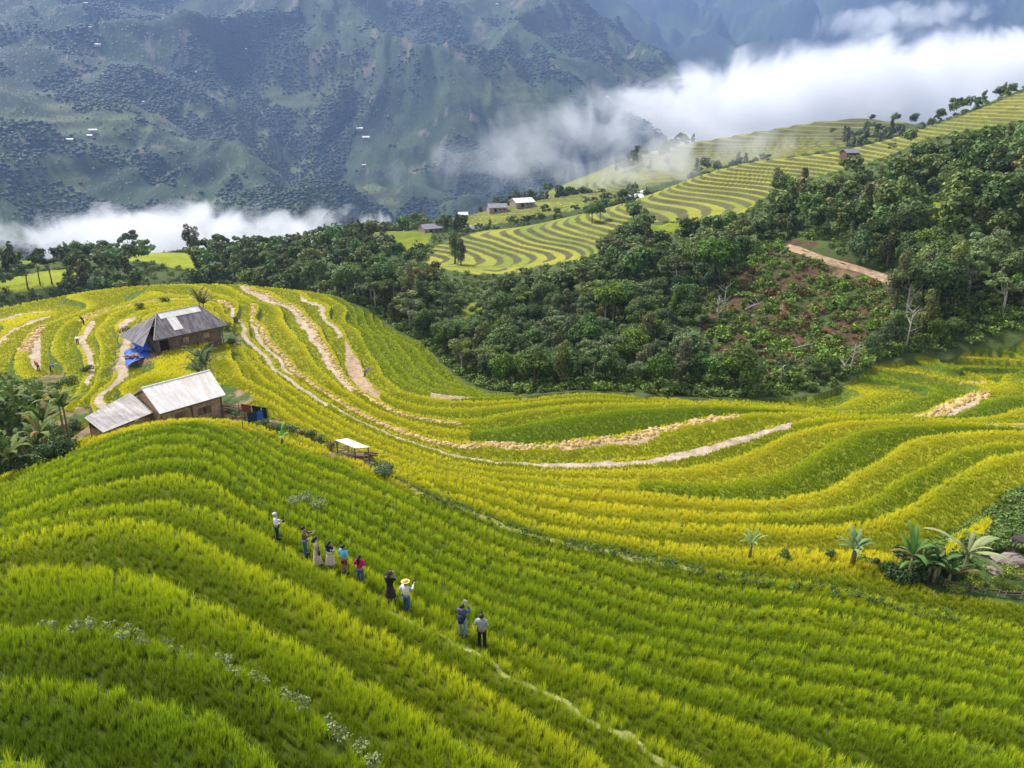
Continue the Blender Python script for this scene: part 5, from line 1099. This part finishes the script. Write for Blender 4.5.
def forest():
    P = scatter(112, 500, 4.0, 6.6); x, y = P[:, 0], P[:, 1]; z, m = ground(x, y, True)
    rim = np.interp(m['th'], RIM_T, RIM_R); r = m['r']
    u, v = m['u'], m['v']
    ok = (m['kind'] == 0) & (r > rim + 4) & (u > -90) & (u < 1110)
    # keep the field borders clear
    for dx, dy in ((3, 0), (-3, 0), (0, -6), (0, -3)):
        ok &= np.isin(ground(x + dx, y + dy, True)[1]['kind'], (0, 1, 5))
    gap = fbm(x / 13, y / 13, 131, 3); ok &= gap > .33
    road = (u > 782) & (u < 912) & (v > 240) & (v < 300) & (np.abs(v - np.interp(u, [782, 800, 850, 905], [246, 252, 268, 286])) < 9); ok &= ~road
    for fi, (poly, r0, r1, kd) in enumerate(FIELDS):        # the fields behind stay in sight over the treetops
        for hh, pr in ((8, .95), (5, 1.0)):
            tu, tv = to_px(x, y, z + hh); ok &= ~((r < r0 + (60 if fi < 2 else 10)) & inpoly(tu, tv, poly) & (RNG.uniform(0, 1, len(x)) < pr) & (fi < 2 or (hh > 6 and fi not in (6, 7))) & ((fi < 2) | (RNG.uniform(0, 1, len(x)) < .45)))
    ok &= seen_mask(x, y, z, 10)
    x, y, z, r, u, v = x[ok], y[ok], z[ok], r[ok], u[ok], v[ok]; n = len(x)
    grp = fbm(x / 30, y / 30, 132, 3); rn = RNG.uniform(0, 1, n)
    kind = np.where(rn < .50 + (grp - .5), 'round', np.where(rn < .80, 'open', 'tall')).astype(object)
    H = np.clip(RNG.normal(7.4, 1.4, n), 4.2, 11) * (1 + .25 * (u > 880) * (r < 260)) * np.where(r > 300, .9, 1)
    edge = (v > 335) & (r < 170) & (u < 740); H[edge] *= RNG.uniform(.72, 1.05, edge.sum())
    H[(r < 150) & (u > 740)] *= .55
    low = (v < 268) & (r > 240) & (u < 320); H[low] *= .85
    hazy = (u > 820) & (r > 330); H[hazy] *= .8
    order = np.argsort(r); near = order[:262]; rest = order[272:]
    zone = lambda i: ('at the forest foot' if v[i] > 340 else 'inside the forest gully') if u[i] < 700 else ('by the cleared slope' if u[i] < 860 else 'right of the dirt track')
    look = {'round': 'dense dark green broadleaf tree', 'open': 'open-crowned pale-trunked tree', 'tall': 'slender olive-brown tree'}
    for i in near:
        hh = 'short ' if H[i] < 6.3 else ('tall ' if H[i] > 8.2 else '')
        side = ', towards the left' if u[i] < 480 else (', towards the middle' if u[i] < 700 else (', towards the frame edge' if u[i] > 960 else ''))
        place_tree(kind[i], (x[i], y[i], z[i] - .1), H[i], f'{hh}{look[kind[i]]} {zone(i)}{side}', 'trees of the forest gully')
    items = [(x[i], y[i], z[i] - .2, H[i], kind[i], RNG.uniform(.6, 1.5) * np.array([RNG.uniform(.85, 1.25), 1, RNG.uniform(.8, 1.2)])) for i in rest]
    mid = [q for q in items if math.hypot(q[0], q[1]) < 260]; fa = [q for q in items if math.hypot(q[0], q[1]) >= 260] + ridge_clumps()
    tree_mass('distant_trees', mid, 620, .75, 'unbroken green tree canopy filling the gully and far slope', 'forest')
    tree_mass('distant_trees', fa, 300, 1.0, 'small hazy trees along the far ridge and between the terraces', 'forest')
def far_woods():
    out = []
    P = scatter(480, 900, 8, 10, .72); Q = scatter(1150, 3400, 7.5, 13, .72); P = np.concatenate([P, Q]); x, y = P[:, 0], P[:, 1]
    z, m = ground(x, y, True); r = m['r']
    p = fbm(x / 260, y / 260, 81, 4) * .6 + fbm(x / 90, y / 90, 82, 3) * .4
    ok = (m['kind'] == 0) & (m['u'] > -60) & (m['u'] < 1084) & (m['v'] > -60) & (RNG.uniform(0, 1, len(x)) < np.interp(p, [.47, .50, .53], [.98, .12, .004]))
    ok &= seen_mask(x, y, z, 10, .004); x, y, z, r = x[ok], y[ok], z[ok], r[ok]; n = len(x)
    ts = np.array([(math.cos(a), math.sin(a)) for a in np.arange(6) * math.pi / 3]); S = RNG.uniform(.6, 1.4, n) * np.interp(r, [400, 900, 3300], [2.8, 3.4, 5.4]) * np.where(r > 1000, .9, 1)
    V = np.empty((n, 14, 3)); j = RNG.uniform(.7, 1.3, (n, 14))
    for k, (a, b) in enumerate(ts):
        V[:, k] = np.stack([x + a * S * j[:, k], y + b * S * j[:, k], z + S * .35], 1); V[:, 6 + k] = np.stack([x + (a * .8 + b * .3) * S * j[:, k + 6], y + (b * .8 - a * .3) * S * j[:, k + 6], z + S * np.where(r > 1000, .75, 1.15) * j[:, k]], 1)
    V[:, 12] = np.stack([x, y, z + S * np.where(r > 1000, 1.15, 1.75)], 1); V[:, 13] = np.stack([x, y, z - S * .3], 1)
    q, t = [], []
    for k in range(6): l = (k + 1) % 6; q.append((k, l, 6 + l, 6 + k)); t.append((6 + k, 6 + l, 12)); t.append((l, k, 13))
    o = np.arange(n)[:, None, None] * 14
    C = np.array([.036, .068, .030]) * RNG.uniform(.7, 1.4, n)[:, None]; C = np.repeat(C[:, None], 14, 1) * RNG.uniform(.8, 1.2, (n, 14, 1))
    me = np_mesh('distant_woods', V.reshape(-1, 3), (o + np.array(q)).reshape(-1, 4), (o + np.array(t)).reshape(-1, 3), C.reshape(-1, 3), ('leaf_mass',), smooth=False)
    tag(link('distant_woods', me), 'dark woods scattered over the blue mountainsides', None, None, 'stuff'); print('woods', n)

def scrub():
    P = scatter(1150, 3300, 10, 15, .70); x, y = P[:, 0], P[:, 1]; z, m = ground(x, y, True); ok = (m['u'] > -40) & (m['u'] < 1064) & (m['v'] > -40) & seen_mask(x, y, z, 4, .003); x, y, z, r = x[ok], y[ok], z[ok], m['r'][ok]; n = len(x)
    S = RNG.uniform(.5, 1.5, n) * np.interp(r, [1150, 3300], [2.2, 3.6]); a = RNG.uniform(0, 6.28, n); V = np.empty((n, 5, 3))
    for k in range(4): V[:, k] = np.stack([x + np.cos(a + k * 1.57) * S * RNG.uniform(.6, 1.5, n), y + np.sin(a + k * 1.57) * S * RNG.uniform(.6, 1.5, n), z - S * .3], 1)
    V[:, 4] = np.stack([x, y, z + S * .8], 1); o = np.arange(n)[:, None, None] * 5
    C = np.where(RNG.uniform(0, 1, n)[:, None] < .5, np.array([.030, .056, .026]), np.array([.052, .074, .030])) * RNG.uniform(.6, 1.4, n)[:, None]
    me = np_mesh('mountain_scrub', V.reshape(-1, 3), None, (o + np.array([(0, 1, 4), (1, 2, 4), (2, 3, 4), (3, 0, 4)])).reshape(-1, 3), np.repeat(C[:, None], 5, 1).reshape(-1, 3), ('leaf_mass',)); tag(link('mountain_scrub', me), 'scrub and hedges speckling the open mountainsides', None, None, 'stuff')
def undergrowth():
    P = np.concatenate([scatter(110, 250, 2.0, 3.2, .74), scatter(108, 215, 1.35, 1.6, .74), scatter(250, 380, 3.4, 4.2, .74)]); x, y = P[:, 0], P[:, 1]; z, m = ground(x, y, True)
    rim = np.interp(m['th'], RIM_T, RIM_R); k = m['kind']; r = m['r']; edge = ((r < rim + 14) & (m['u'] > 380)) | (r > 250)
    c = fbm(x / 3.2, y / 3.2, 101, 4)
    ok = ((k == 0) & (r > rim + 1.5)) | ((k == 5) & (RNG.uniform(0, 1, len(x)) < np.interp(c, [.44, .54], [.65, .98])))
    dense = np.arange(len(x)) > len(x) * .28; ok &= ~(dense & (k == 0) & ~edge & (RNG.uniform(0, 1, len(x)) < .8)); ok &= seen_mask(x, y, z, 1.5); road = (m['u'] > 782) & (m['u'] < 912) & (np.abs(m['v'] - np.interp(m['u'], [782, 800, 850, 905], [246, 252, 268, 286])) < 8); ok &= ~road
    x, y, z, k = x[ok], y[ok], z[ok], k[ok]
    items = []
    for i in range(len(x)):
        t = RNG.uniform(.6, 1.3); cc = np.array([1, 1, 1.]) * t
        if k[i] == 5 and RNG.uniform() < .13: cc = np.array([1.15, .50, .8]) * t
        elif k[i] == 5: cc = cc * np.array([1.05, 1.1, .9])
        items.append((x[i], y[i], z[i] - .15, RNG.uniform(.7, 1.9) * (RNG.choice([.5, .7, 1.3]) if k[i] == 5 else 1.1), 'bush', cc))
    tree_mass('undergrowth', items, 90, 2.0, 'low bushes and weeds under the forest edge and over the cleared slope', 'bushes')
EXPO, VB = 0.85, 5
for u, v in ((278, 541), (306, 556), (318, 565), (331, 570), (345, 574), (361, 584), (391, 603), (407, 612), (463, 637), (482, 648)):
    p = seat(u, v, 20, 70); AVOID.append((p.x, p.y, .38))
for u, v, z, r in ((160, 402, -32, 5), (200, 392, -32, 5), (225, 392, -32, 3), (180, 398, -32, 5), (125, 415, -33, 5), (105, 425, -33, 4), (165, 333, -33, 6), (190, 328, -33, 6), (215, 322, -33, 5), (145, 338, -33, 4), (135, 355, -33, 3.5), (45, 370, -36, 2.2), (245, 418, -32, 3), (228, 412, -32, 3), (260, 420, -32, 2.5), (352, 455, -31, 2), (366, 458, -31, 1.6), (10, 400, -35, 6), (5, 430, -35, 7), (30, 430, -35, 5), (50, 420, -35, 4)):
    p = pt_z(u, v, z); AVOID.append((p[0], p[1], r)); YARD.append((p[0], p[1], r + .6))
build_ground()
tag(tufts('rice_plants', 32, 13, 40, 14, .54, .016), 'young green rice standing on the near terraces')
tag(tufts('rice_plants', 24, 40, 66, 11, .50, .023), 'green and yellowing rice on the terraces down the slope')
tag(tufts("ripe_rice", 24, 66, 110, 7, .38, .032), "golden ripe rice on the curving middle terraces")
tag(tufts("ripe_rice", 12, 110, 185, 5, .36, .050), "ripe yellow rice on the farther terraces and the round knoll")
make_variants(); forest(); far_woods(); scrub(); undergrowth(); clouds()
people(); farmhouse_white(); farmhouse_grey(); yard_things(); far_houses(); road(); plants(); weeds_mass(); straw()
# ------------------------------------------------------------------ light, air, camera
def lighting():
    w = bpy.data.worlds.new('World'); scene.world = w; w.use_nodes = True
    nt = w.node_tree; bg = nt.nodes['Background']
    sky = nt.nodes.new('ShaderNodeTexSky'); sky.sky_type = 'NISHITA'; sky.sun_disc = False
    sky.sun_elevation = math.radians(SUN_EL); sky.sun_rotation = math.radians(SUN_AZ)
    sky.dust_density = 3.0; sky.air_density = 1.0; sky.ozone_density = 1.0; sky.altitude = 1200
    hs = nt.nodes.new('ShaderNodeHueSaturation'); hs.inputs['Saturation'].default_value = .28
    nt.links.new(sky.outputs[0], hs.inputs['Color']); nt.links.new(hs.outputs[0], bg.inputs['Color'])
    bg.inputs['Strength'].default_value = SKY
    s = bpy.data.lights.new('sun', 'SUN'); s.energy = SUN; s.angle = math.radians(10); s.color = (1, .96, .90)
    o = bpy.data.objects.new('sun', s); COL.objects.link(o)
    el, az = math.radians(SUN_EL), math.radians(SUN_AZ)
    d = Vector((math.sin(az) * math.cos(el), math.cos(az) * math.cos(el), math.sin(el)))
    o.rotation_euler = d.to_track_quat('Z', 'Y').to_euler()
SUN_EL, SUN_AZ, SUN, SKY = 50, -48, 3.6, .15
lighting()
cam = bpy.data.cameras.new('camera'); co = bpy.data.objects.new('camera', cam); COL.objects.link(co)
co.rotation_euler = (math.radians(90) - PITCH, 0, 0); cam.sensor_width = 36; cam.lens = FPX / 1024 * 36
cam.clip_start = .5; cam.clip_end = 30000; scene.camera = co
scene.view_settings.view_transform = 'Standard'; scene.view_settings.look = 'None'; scene.view_settings.exposure = EXPO
scene.view_settings.gamma = 1
scene.cycles.max_bounces = 6; scene.cycles.diffuse_bounces = 2; scene.cycles.glossy_bounces = 2; scene.cycles.transmission_bounces = 3
scene.cycles.volume_bounces = VB; scene.cycles.transparent_max_bounces = 6
scene.cycles.use_denoising = True
def haze():
    m = bpy.data.materials.new('haze'); m.use_nodes = True; nt = m.node_tree; nt.nodes.remove(nt.nodes['Principled BSDF'])
    pv = nt.nodes.new('ShaderNodeVolumePrincipled'); pv.inputs['Density'].default_value = HAZE; pv.inputs['Color'].default_value = (.38, .55, .98, 1); pv.inputs['Anisotropy'].default_value = .2
    nt.links.new(pv.outputs[0], nt.nodes['Material Output'].inputs['Volume'])
    MAT['haze'] = m; bm = MB().box((0, 4300, 450), (17000, 8700, 1800)); o = bm.build('haze', 'haze'); o['kind'] = 'stuff'
HAZE = 1.15e-4
haze()
